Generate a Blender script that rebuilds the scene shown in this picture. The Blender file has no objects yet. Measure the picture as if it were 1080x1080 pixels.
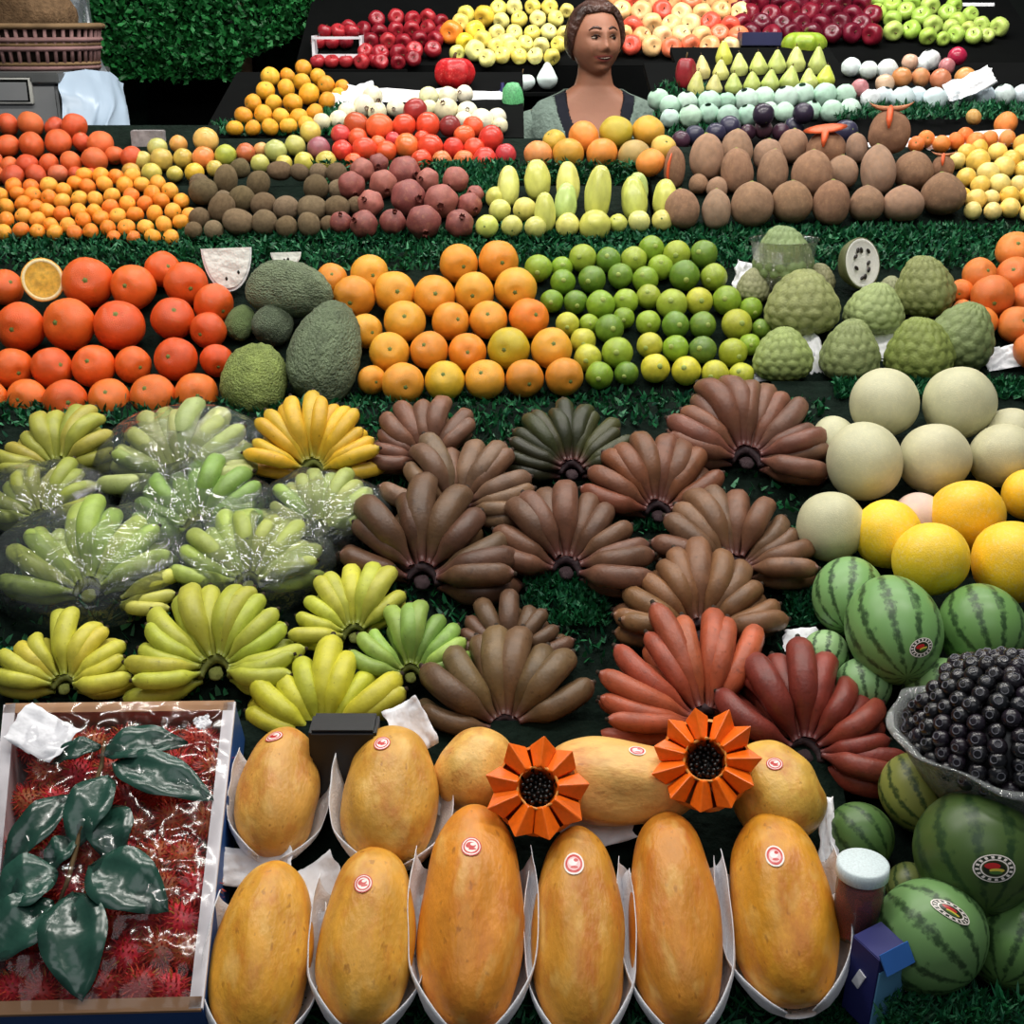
import bpy, bmesh, math, random
from mathutils import Vector, Matrix, Quaternion, noise
from mathutils.bvhtree import BVHTree
random.seed(11)
S = bpy.context.scene
COL = S.collection
R = math.radians
PI = math.pi
U = random.uniform
F = 1360.0
TH = R(21)
CAM = Vector((0, 0, 1.6))
FW = Vector((0, math.cos(TH), -math.sin(TH)))
UP = Vector((0, math.sin(TH), math.cos(TH)))
XA = Vector((1, 0, 0))
def ray(px, py):
    return FW + XA * ((px - 540) / F) - UP * ((py - 540) / F)
def P(px, py, D):
    return CAM + ray(px, py) * D
def lin(c):
    return tuple((x / 12.92 if x <= .04045 else ((x + .055) / 1.055) ** 2.4) for x in (v / 255 for v in c))

# ---------------------------------------------------------------- objects
def tag(o, label=None, cat=None, group=None, kind=None):
    if label: o['label'] = label
    if cat: o['category'] = cat
    if group: o['group'] = group
    if kind: o['kind'] = kind
    return o
def ob(name, me, mat=None, parent=None):
    o = bpy.data.objects.new(name, me)
    COL.objects.link(o)
    if mat is not None and me is not None and not len(me.materials): me.materials.append(mat)
    if parent is not None: o.parent = parent
    return o
def empty(name, loc, label=None, cat=None, group=None):
    o = bpy.data.objects.new(name, None); COL.objects.link(o); o.location = loc
    o.empty_display_size = .05
    return tag(o, label, cat, group)
def mesh(name, vs, fs, smooth=True):
    me = bpy.data.meshes.new(name)
    me.from_pydata([tuple(v) for v in vs], [], fs)
    if smooth: me.polygons.foreach_set('use_smooth', [True] * len(me.polygons))
    me.update()
    return me
def frame(ax, ref=None):
    """rotation whose local z is ax"""
    z = ax.normalized()
    ref = ref or Vector((0, 0, 1))
    x = ref.cross(z)
    if x.length < 1e-4: x = Vector((1, 0, 0))
    x.normalize(); y = z.cross(x)
    return Matrix((x, y, z)).transposed()
def frame_zy(z, y):
    z = z.normalized(); x = y.cross(z).normalized(); y = z.cross(x)
    return Matrix((x, y, z)).transposed()

def lathe(name, prof, seg=24, mod=None, smooth=True):
    """prof: (r, z) pairs from top to bottom; r 0 closes the end; mod(theta index fraction, phi, Vector) -> Vector"""
    vs, fs, rings = [], [], []
    n = len(prof)
    for i, (r, z) in enumerate(prof):
        if r < 1e-6:
            rings.append([len(vs)]); v = Vector((0, 0, z))
            vs.append(mod(i / (n - 1), 0, v) if mod else v)
        else:
            ring = []
            for k in range(seg):
                a = 2 * PI * k / seg
                v = Vector((r * math.cos(a), r * math.sin(a), z))
                ring.append(len(vs)); vs.append(mod(i / (n - 1), a, v) if mod else v)
            rings.append(ring)
    for a, b in zip(rings, rings[1:]):
        for k in range(seg):
            k2 = (k + 1) % seg
            if len(a) == 1 and len(b) > 1: fs.append((a[0], b[k], b[k2]))
            elif len(b) == 1 and len(a) > 1: fs.append((a[k], b[0], a[k2]))
            elif len(a) > 1: fs.append((a[k], b[k], b[k2], a[k2]))
    return mesh(name, vs, fs, smooth)
def prof_fn(fn, n):
    out = []
    for i in range(n + 1):
        t = PI * i / n
        r, z = fn(t)
        out.append((0 if i in (0, n) else r, z))
    return out
def box(name, sx, sy, sz, mat=None, parent=None, loc=(0, 0, 0), bev=0.0, rot=None):
    bm = bmesh.new(); bmesh.ops.create_cube(bm, size=1)
    for v in bm.verts: v.co = Vector((v.co.x * sx, v.co.y * sy, v.co.z * sz))
    if bev: bmesh.ops.bevel(bm, geom=bm.edges[:], offset=bev, segments=2, affect='EDGES')
    me = bpy.data.meshes.new(name); bm.to_mesh(me); bm.free()
    o = ob(name, me, mat, parent); o.location = loc
    if rot is not None: o.rotation_euler = rot
    return o
def tube_mesh(name, pts, rad, seg=8, cap=True):
    vs, fs = [], []
    n = len(pts)
    pts = [Vector(p) for p in pts]
    rr = rad if isinstance(rad, (list, tuple)) else [rad] * n
    px_ = None
    for i, p in enumerate(pts):
        t = (pts[min(i + 1, n - 1)] - pts[max(i - 1, 0)]).normalized()
        if px_ is None:
            px_ = t.orthogonal().normalized()
        px_ = (px_ - t * px_.dot(t)).normalized()
        py_ = t.cross(px_)
        for k in range(seg):
            a = 2 * PI * k / seg
            vs.append(p + (px_ * math.cos(a) + py_ * math.sin(a)) * rr[i])
    for i in range(n - 1):
        for k in range(seg):
            k2 = (k + 1) % seg
            fs.append((i * seg + k, i * seg + k2, (i + 1) * seg + k2, (i + 1) * seg + k))
    if cap:
        fs.append(tuple(reversed(range(seg)))); fs.append(tuple((n - 1) * seg + k for k in range(seg)))
    return mesh(name, vs, fs)

# ---------------------------------------------------------------- materials
def nt(name):
    m = bpy.data.materials.new(name); m.use_nodes = True
    t = m.node_tree; b = t.nodes['Principled BSDF']
    return m, t, b, t.nodes.new, t.links.new
def setv(b, rough=.5, spec=.5, **k):
    b.inputs['Roughness'].default_value = rough
    b.inputs['Specular IOR Level'].default_value = spec
def skin_mat(name, base=None, spot=None, spot_scale=8, spot_lo=.55, spot_hi=.7, spot_amt=.7, bump=.0, bscale=60, rough=.4, spec=.5,
             tone=.25, tone_scale=2.5, attr=None, attr_col=None, sss=0.0):
    """fruit skin: the object's own colour (or base), soft tone patches, spots, fine bump"""
    m, t, b, N, L = nt(name)
    oi = N('ShaderNodeObjectInfo'); tc = N('ShaderNodeTexCoord')
    sc = N('ShaderNodeVectorMath'); sc.operation = 'SCALE'; sc.inputs[0].default_value = (37, 91, 53)
    L(oi.outputs['Random'], sc.inputs['Scale'])
    ad = N('ShaderNodeVectorMath'); ad.operation = 'ADD'
    L(tc.outputs['Object'], ad.inputs[0]); L(sc.outputs[0], ad.inputs[1])
    if base is None: col = oi.outputs['Color']
    else:
        rgb = N('ShaderNodeRGB'); rgb.outputs[0].default_value = (*lin(base), 1); col = rgb.outputs[0]
    n1 = N('ShaderNodeTexNoise'); n1.inputs['Scale'].default_value = tone_scale; n1.inputs['Detail'].default_value = 4
    L(ad.outputs[0], n1.inputs['Vector'])
    mr = N('ShaderNodeMapRange'); mr.inputs['From Min'].default_value = .3; mr.inputs['From Max'].default_value = .7
    mr.inputs['To Min'].default_value = 1 - tone; mr.inputs['To Max'].default_value = 1 + tone
    L(n1.outputs['Fac'], mr.inputs['Value'])
    hs = N('ShaderNodeHueSaturation'); L(col, hs.inputs['Color']); L(mr.outputs[0], hs.inputs['Value'])
    out = hs.outputs[0]
    if spot is not None:
        n2 = N('ShaderNodeTexNoise'); n2.inputs['Scale'].default_value = spot_scale; n2.inputs['Detail'].default_value = 5
        n2.inputs['Roughness'].default_value = .65
        L(ad.outputs[0], n2.inputs['Vector'])
        m2 = N('ShaderNodeMapRange'); m2.inputs['From Min'].default_value = spot_lo; m2.inputs['From Max'].default_value = spot_hi
        m2.inputs['To Max'].default_value = spot_amt
        L(n2.outputs['Fac'], m2.inputs['Value'])
        mx = N('ShaderNodeMix'); mx.data_type = 'RGBA'
        L(m2.outputs[0], mx.inputs['Factor']); L(out, mx.inputs['A']); mx.inputs['B'].default_value = (*lin(spot), 1)
        out = mx.outputs['Result']
    if attr:
        at = N('ShaderNodeAttribute'); at.attribute_name = attr
        mx = N('ShaderNodeMix'); mx.data_type = 'RGBA'
        L(at.outputs['Fac'], mx.inputs['Factor']); L(out, mx.inputs['A']); mx.inputs['B'].default_value = (*lin(attr_col), 1)
        out = mx.outputs['Result']
    L(out, b.inputs['Base Color'])
    if bump:
        n3 = N('ShaderNodeTexNoise'); n3.inputs['Scale'].default_value = bscale; n3.inputs['Detail'].default_value = 3
        L(ad.outputs[0], n3.inputs['Vector'])
        bp = N('ShaderNodeBump'); bp.inputs['Strength'].default_value = bump; bp.inputs['Distance'].default_value = .02
        L(n3.outputs['Fac'], bp.inputs['Height']); L(bp.outputs[0], b.inputs['Normal'])
    setv(b, rough, spec)
    if sss:
        b.inputs['Subsurface Weight'].default_value = sss
        b.inputs['Subsurface Radius'].default_value = (.6, .3, .1); b.inputs['Subsurface Scale'].default_value = .02
    return m
def plain(name, c, rough=.6, spec=.4, noise_amt=.12, scale=12, bump=0, bscale=40, metal=0):
    m = skin_mat(name, base=c, tone=noise_amt, tone_scale=scale, bump=bump, bscale=bscale, rough=rough, spec=spec)
    if metal: m.node_tree.nodes['Principled BSDF'].inputs['Metallic'].default_value = metal
    return m
def leafy(name, ramp, rough=.5):
    """blades and leaves: every piece its own green"""
    m, t, b, N, L = nt(name)
    g = N('ShaderNodeNewGeometry'); r = N('ShaderNodeValToRGB')
    e = r.color_ramp.elements
    e[0].color = (*lin(ramp[0]), 1); e[1].color = (*lin(ramp[-1]), 1)
    for i, c in enumerate(ramp[1:-1]):
        x = e.new((i + 1) / (len(ramp) - 1)); x.color = (*lin(c), 1)
    L(g.outputs['Random Per Island'], r.inputs['Fac']); L(r.outputs['Color'], b.inputs['Base Color'])
    setv(b, rough, .4)
    return m
def film_mat(name, alpha=.035, rough=.10, bscale=15, bump=.8, col=(225, 240, 235), kg=.9, base=.015):
    """thin clear plastic: mostly see-through, glossy wrinkles"""
    m, t, b, N, L = nt(name)
    out = t.nodes['Material Output']
    tr = N('ShaderNodeBsdfTransparent'); gl = N('ShaderNodeBsdfGlossy'); gl.inputs['Roughness'].default_value = rough
    df = N('ShaderNodeBsdfDiffuse'); df.inputs['Color'].default_value = (*lin(col), 1)
    tc = N('ShaderNodeTexCoord'); n = N('ShaderNodeTexNoise'); n.inputs['Scale'].default_value = bscale; n.inputs['Detail'].default_value = 3
    n.inputs['Distortion'].default_value = 1.2
    L(tc.outputs['Object'], n.inputs['Vector'])
    bp = N('ShaderNodeBump'); bp.inputs['Strength'].default_value = bump; bp.inputs['Distance'].default_value = .02
    L(n.outputs['Fac'], bp.inputs['Height']); L(bp.outputs[0], gl.inputs['Normal']); L(bp.outputs[0], df.inputs['Normal'])
    lw = N('ShaderNodeFresnel'); lw.inputs['IOR'].default_value = 1.5; L(bp.outputs[0], lw.inputs['Normal'])
    m1 = N('ShaderNodeMixShader'); m1.inputs[0].default_value = alpha; L(tr.outputs[0], m1.inputs[1]); L(df.outputs[0], m1.inputs[2])
    mp = N('ShaderNodeMath'); mp.operation = 'MULTIPLY_ADD'; mp.inputs[1].default_value = kg; mp.inputs[2].default_value = base
    L(lw.outputs[0], mp.inputs[0])
    m2 = N('ShaderNodeMixShader'); L(mp.outputs[0], m2.inputs[0]); L(m1.outputs[0], m2.inputs[1]); L(gl.outputs[0], m2.inputs[2])
    L(m2.outputs[0], out.inputs['Surface'])
    return m

M = {}
M['citrus'] = skin_mat('citrus_peel', spot=(150, 150, 40), spot_scale=3, spot_lo=.6, spot_hi=.85, spot_amt=.35, bump=.3, bscale=34, rough=.29, tone=.1)
M['smooth'] = skin_mat('smooth_skin', bump=.05, bscale=20, rough=.28, tone=.14, tone_scale=2, spot=(250, 230, 170), spot_scale=24, spot_lo=.66, spot_hi=.8, spot_amt=.25)
M['apple2'] = skin_mat('blushed_skin', rough=.3, tone=.12, spot=(222, 52, 40), spot_scale=1.1, spot_lo=.45, spot_hi=.62, spot_amt=.75)
M['lime'] = skin_mat('lime_peel', bump=.2, bscale=30, rough=.27, tone=.15, spot=(170, 170, 60), spot_scale=2.2, spot_lo=.55, spot_hi=.85, spot_amt=.5)
M['fuzzy'] = skin_mat('fuzzy_brown_skin', bump=.5, bscale=50, rough=.85, spec=.15, tone=.2, tone_scale=4, spot=(90, 70, 50), spot_scale=14, spot_lo=.55, spot_hi=.75, spot_amt=.4)
M['mamey'] = skin_mat('rough_brown_skin', bump=.5, bscale=45, rough=.8, spec=.2, tone=.16, tone_scale=3, spot=(196, 150, 112), spot_scale=5, spot_lo=.5, spot_hi=.75, spot_amt=.6)
M['pom'] = skin_mat('dusty_red_rind', bump=.2, bscale=20, rough=.5, tone=.2, tone_scale=2.5, spot=(180, 120, 90), spot_scale=4, spot_lo=.52, spot_hi=.75, spot_amt=.6)
M['melon'] = skin_mat('melon_rind', bump=.12, bscale=26, rough=.5, tone=.08, tone_scale=2, spot=(225, 215, 170), spot_scale=10, spot_lo=.5, spot_hi=.7, spot_amt=.3)
M['papaya'] = skin_mat('papaya_skin', bump=.10, bscale=10, rough=.42, tone=.14, tone_scale=3, spot=(190, 96, 26), spot_scale=1.6, spot_lo=.48, spot_hi=.74, spot_amt=.75)
# fine dark nicks over the papaya skin
def add_nicks(m, c, scale=7, lo=.68, hi=.74, amt=.6):
    t = m.node_tree; N, L = t.nodes.new, t.links.new; b = t.nodes['Principled BSDF']
    old = b.inputs['Base Color'].links[0].from_socket
    add = [n for n in t.nodes if n.type == 'VECT_MATH' and n.operation == 'ADD'][0]
    n = N('ShaderNodeTexNoise'); n.inputs['Scale'].default_value = scale; n.inputs['Detail'].default_value = 2
    L(add.outputs[0], n.inputs['Vector'])
    r = N('ShaderNodeMapRange'); r.inputs['From Min'].default_value = lo; r.inputs['From Max'].default_value = hi; r.inputs['To Max'].default_value = amt
    L(n.outputs['Fac'], r.inputs['Value'])
    mx = N('ShaderNodeMix'); mx.data_type = 'RGBA'; L(r.outputs[0], mx.inputs['Factor']); L(old, mx.inputs['A']); mx.inputs['B'].default_value = (*lin(c), 1)
    L(mx.outputs['Result'], b.inputs['Base Color'])
add_nicks(M['papaya'], (126, 66, 20), 6, .65, .74, .5)
add_nicks(M['papaya'], (240, 196, 110), 2.2, .56, .75, .6)
M['cherimoya'] = skin_mat('scaly_green_skin', rough=.55, spec=.3, tone=.15, bump=.2, bscale=16, attr='ridge', attr_col=(84, 92, 48), spot=(120, 96, 60), spot_scale=5, spot_lo=.6, spot_hi=.8, spot_amt=.4)
M['soursop'] = skin_mat('knobbly_green_skin', rough=.6, spec=.3, tone=.25, tone_scale=3, bump=.7, bscale=16, spot=(38, 44, 30), spot_scale=9, spot_lo=.58, spot_hi=.7, spot_amt=.8)
M['banana'] = skin_mat('banana_peel', rough=.42, spec=.4, tone=.14, tone_scale=6, bump=.06, bscale=30, spot=(52, 36, 22), spot_scale=16, spot_lo=.62, spot_hi=.76, spot_amt=.65, attr='neck', attr_col=(120, 130, 50))
M['redbanana'] = skin_mat('red_banana_peel', rough=.42, spec=.4, tone=.22, tone_scale=5, bump=.08, bscale=30, spot=(40, 24, 18), spot_scale=14, spot_lo=.58, spot_hi=.78, spot_amt=.6, attr='neck', attr_col=(92, 50, 52))
M['tip'] = plain('dried_tip', (44, 32, 20), .9)
M['crown'] = plain('banana_crown', (112, 118, 52), .7, bump=.4)
M['darkcrown'] = plain('dark_banana_crown', (56, 38, 42), .7, bump=.4)
M['stem'] = plain('woody_stem', (86, 66, 36), .8)
M['calyx'] = plain('green_calyx', (104, 120, 56), .7)
M['limecal'] = plain('lime_button', (150, 165, 80), .7)
M['darkcal'] = plain('dried_calyx', (96, 44, 34), .8)
M['paper'] = plain('white_paper', (240, 240, 244), .9, .1, noise_amt=.03, bump=.3, bscale=30)
M['foam'] = plain('white_foam_net', (226, 240, 236), .8, .2, noise_amt=.05)
M['foamgreen'] = plain('pale_green_foam_net', (176, 216, 190), .8, .2, noise_amt=.1)
M['film'] = film_mat('clear_film')
M['bowlplastic'] = film_mat('clear_bowl_plastic', alpha=.22, rough=.08, bscale=18, bump=.4, col=(215, 220, 220))
M['drape'] = film_mat('cloudy_plastic_sheet', alpha=.62, rough=.25, bscale=9, bump=.5, col=(205, 224, 232))
M['grass'] = leafy('green_shredded_garnish', [(8, 52, 26), (18, 84, 42), (28, 106, 62), (12, 66, 48), (70, 140, 96)])
M['ivy'] = leafy('ivy_leaves', [(8, 62, 22), (18, 92, 36), (34, 116, 52), (10, 72, 30), (64, 146, 80)])
M['black'] = plain('black_board', (10, 11, 11), .9, .05)
M['mat'] = plain('dark_green_matting', (14, 26, 20), .9, .1, noise_amt=.3, scale=30, bump=.5, bscale=60)
M['blackplastic'] = plain('black_plastic', (20, 20, 24), .35, .5)
# ---------------------------------------------------------------- beds: sloped shelves of the stall
class Bed:
    def __init__(s, f, b):
        s.a = P(540, *f); s.b = P(540, *b)
        s.s = (s.b - s.a).normalized()                 # up the slope
        s.n = XA.cross(s.s).normalized()
        if s.n.z < 0: s.n = -s.n
    def hit(s, px, py, off=0.0):
        d = ray(px, py); a = s.a + s.n * off
        D = (a - CAM).dot(s.n) / d.dot(s.n)
        return CAM + d * D, D
A = Bed((1090, 1.46), (765, 1.74))
B = Bed((770, 1.79), (428, 2.28))
Cb = Bed((432, 2.33), (272, 2.60))
Db = Bed((250, 2.74), (168, 2.98))
E = Bed((194, 3.0), (130, 3.2))
Fb = Bed((142, 3.3), (75, 3.72))
G = Bed((60, 4.45), (-12, 4.85))
MB_ = Bed((1090, 1.46), (385, 2.36))

def shelf(bed, pxa, pxb, pya, pyb, label, floor=True, front=.0, matname='mat', down=None, cat='shelf'):
    """a sloped board with a front panel under its lower edge"""
    p1, D1 = bed.hit(540, pya); p2, D2 = bed.hit(540, pyb)
    Dm = (D1 + D2) / 2
    x0, x1 = (pxa - 540) / F * Dm, (pxb - 540) / F * Dm
    root = empty('display_shelf', (0, p1.y, p1.z), label, cat)
    th = .02
    vs = []
    for x in (x0, x1):
        for p in (p1, p2):
            for o in (0, -th): vs.append(Vector((x, 0, 0)) + Vector((0, p.y - p1.y, p.z - p1.z)) + bed.n * o)
    fs = [(0, 2, 3, 1), (4, 5, 7, 6), (0, 4, 6, 2), (1, 3, 7, 5), (0, 1, 5, 4), (2, 6, 7, 3)]
    ob('board', mesh('board', vs, fs, False), M[matname], root)
    h = down if down else p1.z
    fp = box('front_panel', x1 - x0, .015, h - .002, M['black'], root, ((x0 + x1) / 2, .008, -h / 2))
    return root
SHELF = {}
SHELF['A'] = shelf(A, 215, 905, 1092, 760, 'lowest sloped stall shelf, under the papayas')
SHELF['A2'] = shelf(A, -80, 214, 1092, 760, 'lowest sloped stall shelf, under the boxed rambutans')
SHELF['B'] = shelf(B, -120, 862, 772, 424, 'wide sloped stall shelf under all the banana bunches')
SHELF['M'] = shelf(MB_, 876, 1190, 1092, 402, 'sloped stall shelf under the melons and watermelons')
SHELF['C'] = shelf(Cb, -150, 1230, 436, 266, 'sloped stall shelf under the mandarins, limes and cherimoyas')
SHELF['D'] = shelf(Db, -150, 686, 252, 196, 'sloped stall shelf under the small tangerines, kiwis and pomegranates')
SHELF['D2'] = shelf(Db, 688, 1230, 252, 155, 'sloped stall shelf under the mamey fruit and yellow guavas')
SHELF['E0'] = shelf(E, -150, 221, 196, 132, 'sloped stall shelf under the deep-orange citrus beside the cabinet')
SHELF['E'] = shelf(E, 223, 700, 196, 146, 'sloped stall shelf under the tomatoes and the large oranges')
SHELF['Fl'] = shelf(Fb, 232, 552, 145, 76, 'raised stall shelf under the orange pyramid and cream fruit', matname='black')
SHELF['Fr'] = shelf(Fb, 690, 1230, 157, 66, 'raised stall shelf under the foam-wrapped fruit and plums', matname='black')
SHELF['G'] = shelf(G, 325, 1075, 69, -30, 'black back shelf behind the vendor, loaded with apples', matname='black')

# ---------------------------------------------------------------- fruit meshes (unit size)
def g(x, s): return math.exp(-(x / s) ** 2)
def fn_citrus(t): return math.sin(t), .9 * math.cos(t) - .10 * g(t, .28) + .05 * g(PI - t, .25)
def fn_apple(t): return math.sin(t) * (1 + .1 * math.cos(t)), .9 * math.cos(t) - .34 * g(t, .42) + .2 * g(PI - t, .32)
def fn_sphere(t): return math.sin(t), math.cos(t)
def fn_papaya(t): return abs(math.sin(t)) ** .78 * (1 - .09 * math.cos(t)), math.cos(t) + .03 * g(t, .2)
def fn_mamey(t): return abs(math.sin(t)) ** .9 * (1 - .09 * math.cos(t)), math.cos(t) + .02 * g(t, .2)
def fn_pear(t):
    z = math.cos(t)
    r = math.sin(t)
    k = max(0, z)
    return r * (1 - .48 * k ** .8), z * (1.0 if z < 0 else 1.3) - .08 * g(t, .2)
def fn_cherry(t): return abs(math.sin(t)) ** .85 * (1 - .26 * math.cos(t)), math.cos(t)
def fn_star(t): return abs(math.sin(t)) ** .8 * (1 - .10 * math.cos(t)), math.cos(t)
def wob(amp, sc, seed):
    def m(u, a, v):
        n = noise.noise(v * sc + Vector((seed, seed * 2, 3)))
        return v * (1 + amp * n)
    return m
def lobes(n, amp, seed=0, wamp=.03):
    def m(u, a, v):
        s = math.sin(PI * u)
        k = 1 + amp * math.cos(n * a) * s + wamp * noise.noise(v * 1.6 + Vector((seed, 0, 7)))
        return Vector((v.x * k, v.y * k, v.z))
    return m
ME = {}
ME['citrus'] = [lathe('citrus', prof_fn(fn_citrus, 20), 28, wob(.05, 1.2, s)) for s in (1, 5, 9)]
ME['lime'] = [lathe('lime', prof_fn(lambda t: (math.sin(t), .96 * math.cos(t) + .05 * g(t, .2) - .05 * g(t, .1)), 18), 24, wob(.05, 1.2, s)) for s in (2, 6)]
ME['apple'] = [lathe('apple', prof_fn(fn_apple, 16), 20, lobes(5, .025, s)) for s in (1, 4)]
ME['pear'] = [lathe('pear', prof_fn(fn_pear, 18), 20, wob(.08, 1.1, s)) for s in (1, 3)]
ME['kiwi'] = [lathe('kiwi', prof_fn(fn_sphere, 18), 24, wob(.06, 1.2, s)) for s in (1, 4)]
ME['pom'] = [lathe('pomegranate', prof_fn(lambda t: (math.sin(t), .92 * math.cos(t) + .08 * g(t, .25)), 20), 28, lobes(6, .035, s, .06)) for s in (2, 7)]
ME['mamey'] = [lathe('mamey', prof_fn(fn_mamey, 24), 30, wob(.07, 1.1, s)) for s in (1, 3, 8)]
ME['star'] = [lathe('long_fruit', prof_fn(fn_star, 22), 30, lobes(5, .05, s, .07)) for s in (1, 6)]
ME['plum'] = [lathe('plum', prof_fn(fn_sphere, 16), 20, wob(.05, 1.2, 3))]
ME['tomato'] = [lathe('tomato', prof_fn(lambda t: (math.sin(t), math.cos(t) * 1.08 - .08 * g(t, .3)), 18), 24, lobes(5, .015, s, .05)) for s in (1, 4)]
ME['melon'] = [lathe('melon', prof_fn(lambda t: (math.sin(t), math.cos(t) - .02 * g(t, .1)), 32), 40, wob(.035, 1.1, s)) for s in (1, 5)]
ME['watermelon'] = [lathe('watermelon', prof_fn(lambda t: (math.sin(t), math.cos(t) - .03 * g(t, .12)), 36), 48, wob(.03, 1.0, 2))]
ME['papaya'] = [lathe('papaya', prof_fn(fn_papaya, 44), 48, lobes(5, .018, s, .09)) for s in (1, 3, 7)]
ME['guava'] = [lathe('guava', prof_fn(lambda t: (math.sin(t), .95 * math.cos(t)), 16), 20, wob(.07, 1.3, s)) for s in (3, 8)]
def scaly(name, fn, nrow, ncol, amp, seed, seg=112, rows=72):
    """heart-shaped fruit with staggered rounded scales; the grooves are stored as 'ridge'"""
    vals = []
    def mod(u, a, v):
        s = math.sin(PI * u) ** .5
        jx = .22 * noise.noise(v * 2.2 + Vector((seed, 0, 0))); jy = .35 * noise.noise(v * 2.0 + Vector((0, seed, 9)))
        y = u * nrow + jy; best = 9
        for r0 in (math.floor(y), math.floor(y) + 1):
            x = (a / (2 * PI)) * ncol + jx + (.5 if r0 % 2 else 0)
            dx = x - round(x); dy = (y - r0)
            best = min(best, (dx / .62) ** 2 + (dy / .80) ** 2)
        h = max(0, 1 - best)
        w = 1 + .08 * noise.noise(v * 1.2 + Vector((seed, 4, 0)))
        vals.append(max(0, min(1, (1 - h) ** 2 * 1.5 - .35)) * min(1, s))
        return v * (w + amp * (h - .5) * min(1, s * 1.1))
    me = lathe(name, prof_fn(fn, rows), seg, mod)
    at = me.attributes.new('ridge', 'FLOAT', 'POINT'); at.data.foreach_set('value', vals)
    return me
ME['cherimoya'] = [scaly('cherimoya', fn_cherry, 9, 15, .09, s) for s in (1, 5, 9)]
def knobbly(name, seed):
    def mod(u, a, v):
        n = noise.noise(v * 1.1 + Vector((seed, 0, 0))) * .10
        c = noise.cell(v * 5.5 + Vector((seed, 1, 1)))
        k = noise.noise(v * 7 + Vector((0, seed, 0)))
        return v * (1 + n + .035 * max(0, k * 1.6))
    return lathe(name, prof_fn(lambda t: (abs(math.sin(t)) ** .85 * (1 - .12 * math.cos(t)), math.cos(t)), 48), 64, mod)
ME['soursop'] = [knobbly('soursop', s) for s in (1, 6, 11)]
# small parts
def star_mesh(name, n=5, r=1, inner=.35, h=.25):
    vs = [Vector((0, 0, h))]; fs = []
    for k in range(2 * n):
        a = PI * k / n; q = r if k % 2 == 0 else inner
        vs.append(Vector((q * math.cos(a), q * math.sin(a), 0 if k % 2 == 0 else h * .4)))
    for k in range(2 * n): fs.append((0, 1 + k, 1 + (k + 1) % (2 * n)))
    m = len(vs)
    for k in range(2 * n): vs.append(vs[1 + k] - Vector((0, 0, h * .35)))
    for k in range(2 * n): fs.append((1 + k, m + k, m + (k + 1) % (2 * n), 1 + (k + 1) % (2 * n)))
    return mesh(name, vs, fs, False)
ME['calyx'] = star_mesh('calyx', 5, .16, .09, .06)
ME['bigcalyx'] = star_mesh('calyx', 5, .42, .16, .08)
ME['stem'] = tube_mesh('stem', [(0, 0, 0), (.02, 0, .18), (.06, .02, .36)], [.05, .045, .055], 6)
ME['button'] = lathe('button', [(0, .05), (.10, .045), (.14, .01), (.15, -.03)], 12)
def crown_mesh():
    vs, fs = [], []
    n = 12
    for k in range(n):
        a = 2 * PI * k / n
        for (r, z) in ((.17, 0), (.15, .14), (.24 if k % 2 else .16, .30 if k % 2 else .2)):
            vs.append(Vector((r * math.cos(a), r * math.sin(a), z)))
    for k in range(n):
        k2 = (k + 1) % n
        for j in range(2): fs.append((k * 3 + j, k2 * 3 + j, k2 * 3 + j + 1, k * 3 + j + 1))
    me = mesh('crown', vs, fs)
    return me
ME['pomcrown'] = crown_mesh()

# ---------------------------------------------------------------- words
ORD = 'first second third fourth fifth sixth seventh eighth ninth tenth eleventh twelfth thirteenth fourteenth fifteenth sixteenth seventeenth eighteenth nineteenth twentieth'.split()
def rows_of(pts, tol=.75):
    """image rows: [[indices left to right] from the lowest row up]"""
    order = sorted(range(len(pts)), key=lambda i: -pts[i][1])
    rows = []
    for i in order:
        r = pts[i][2]
        if rows:
            m = sum(pts[k][1] for k in rows[-1]) / len(rows[-1])
            if m - pts[i][1] < tol * 1.15 * r: rows[-1].append(i); continue
        rows.append([i])
    return [sorted(r, key=lambda i: pts[i][0]) for r in rows]
def row_word(k, n):
    if n == 1: return 'single row'
    if k == 0: return 'bottom row'
    if k == n - 1: return 'top row'
    return ORD[k] + ' row up'
def labels_for(pts, noun, pile):
    out = [None] * len(pts)
    rows = rows_of(pts)
    for k, r in enumerate(rows):
        for j, i in enumerate(r):
            if len(r) == 1: w = f'only {noun} in the {row_word(k, len(rows))} of the {pile}'
            elif j == len(r) - 1: w = f'rightmost {noun} in the {row_word(k, len(rows))} of the {pile}'
            elif j == 0: w = f'leftmost {noun} in the {row_word(k, len(rows))} of the {pile}'
            else: w = f'{ORD[j]} {noun} from the left, {row_word(k, len(rows))} of the {pile}'
            out[i] = w
    return out
def jit(c, a=.06):
    k = 1 + U(-a, a)
    c = lin(c)
    return tuple(max(0, min(1, x * k * (1 + U(-a, a) * .6))) for x in c) + (1,)
def mixc(c1, c2, t): return tuple(a + (b - a) * t for a, b in zip(c1, c2))

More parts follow.
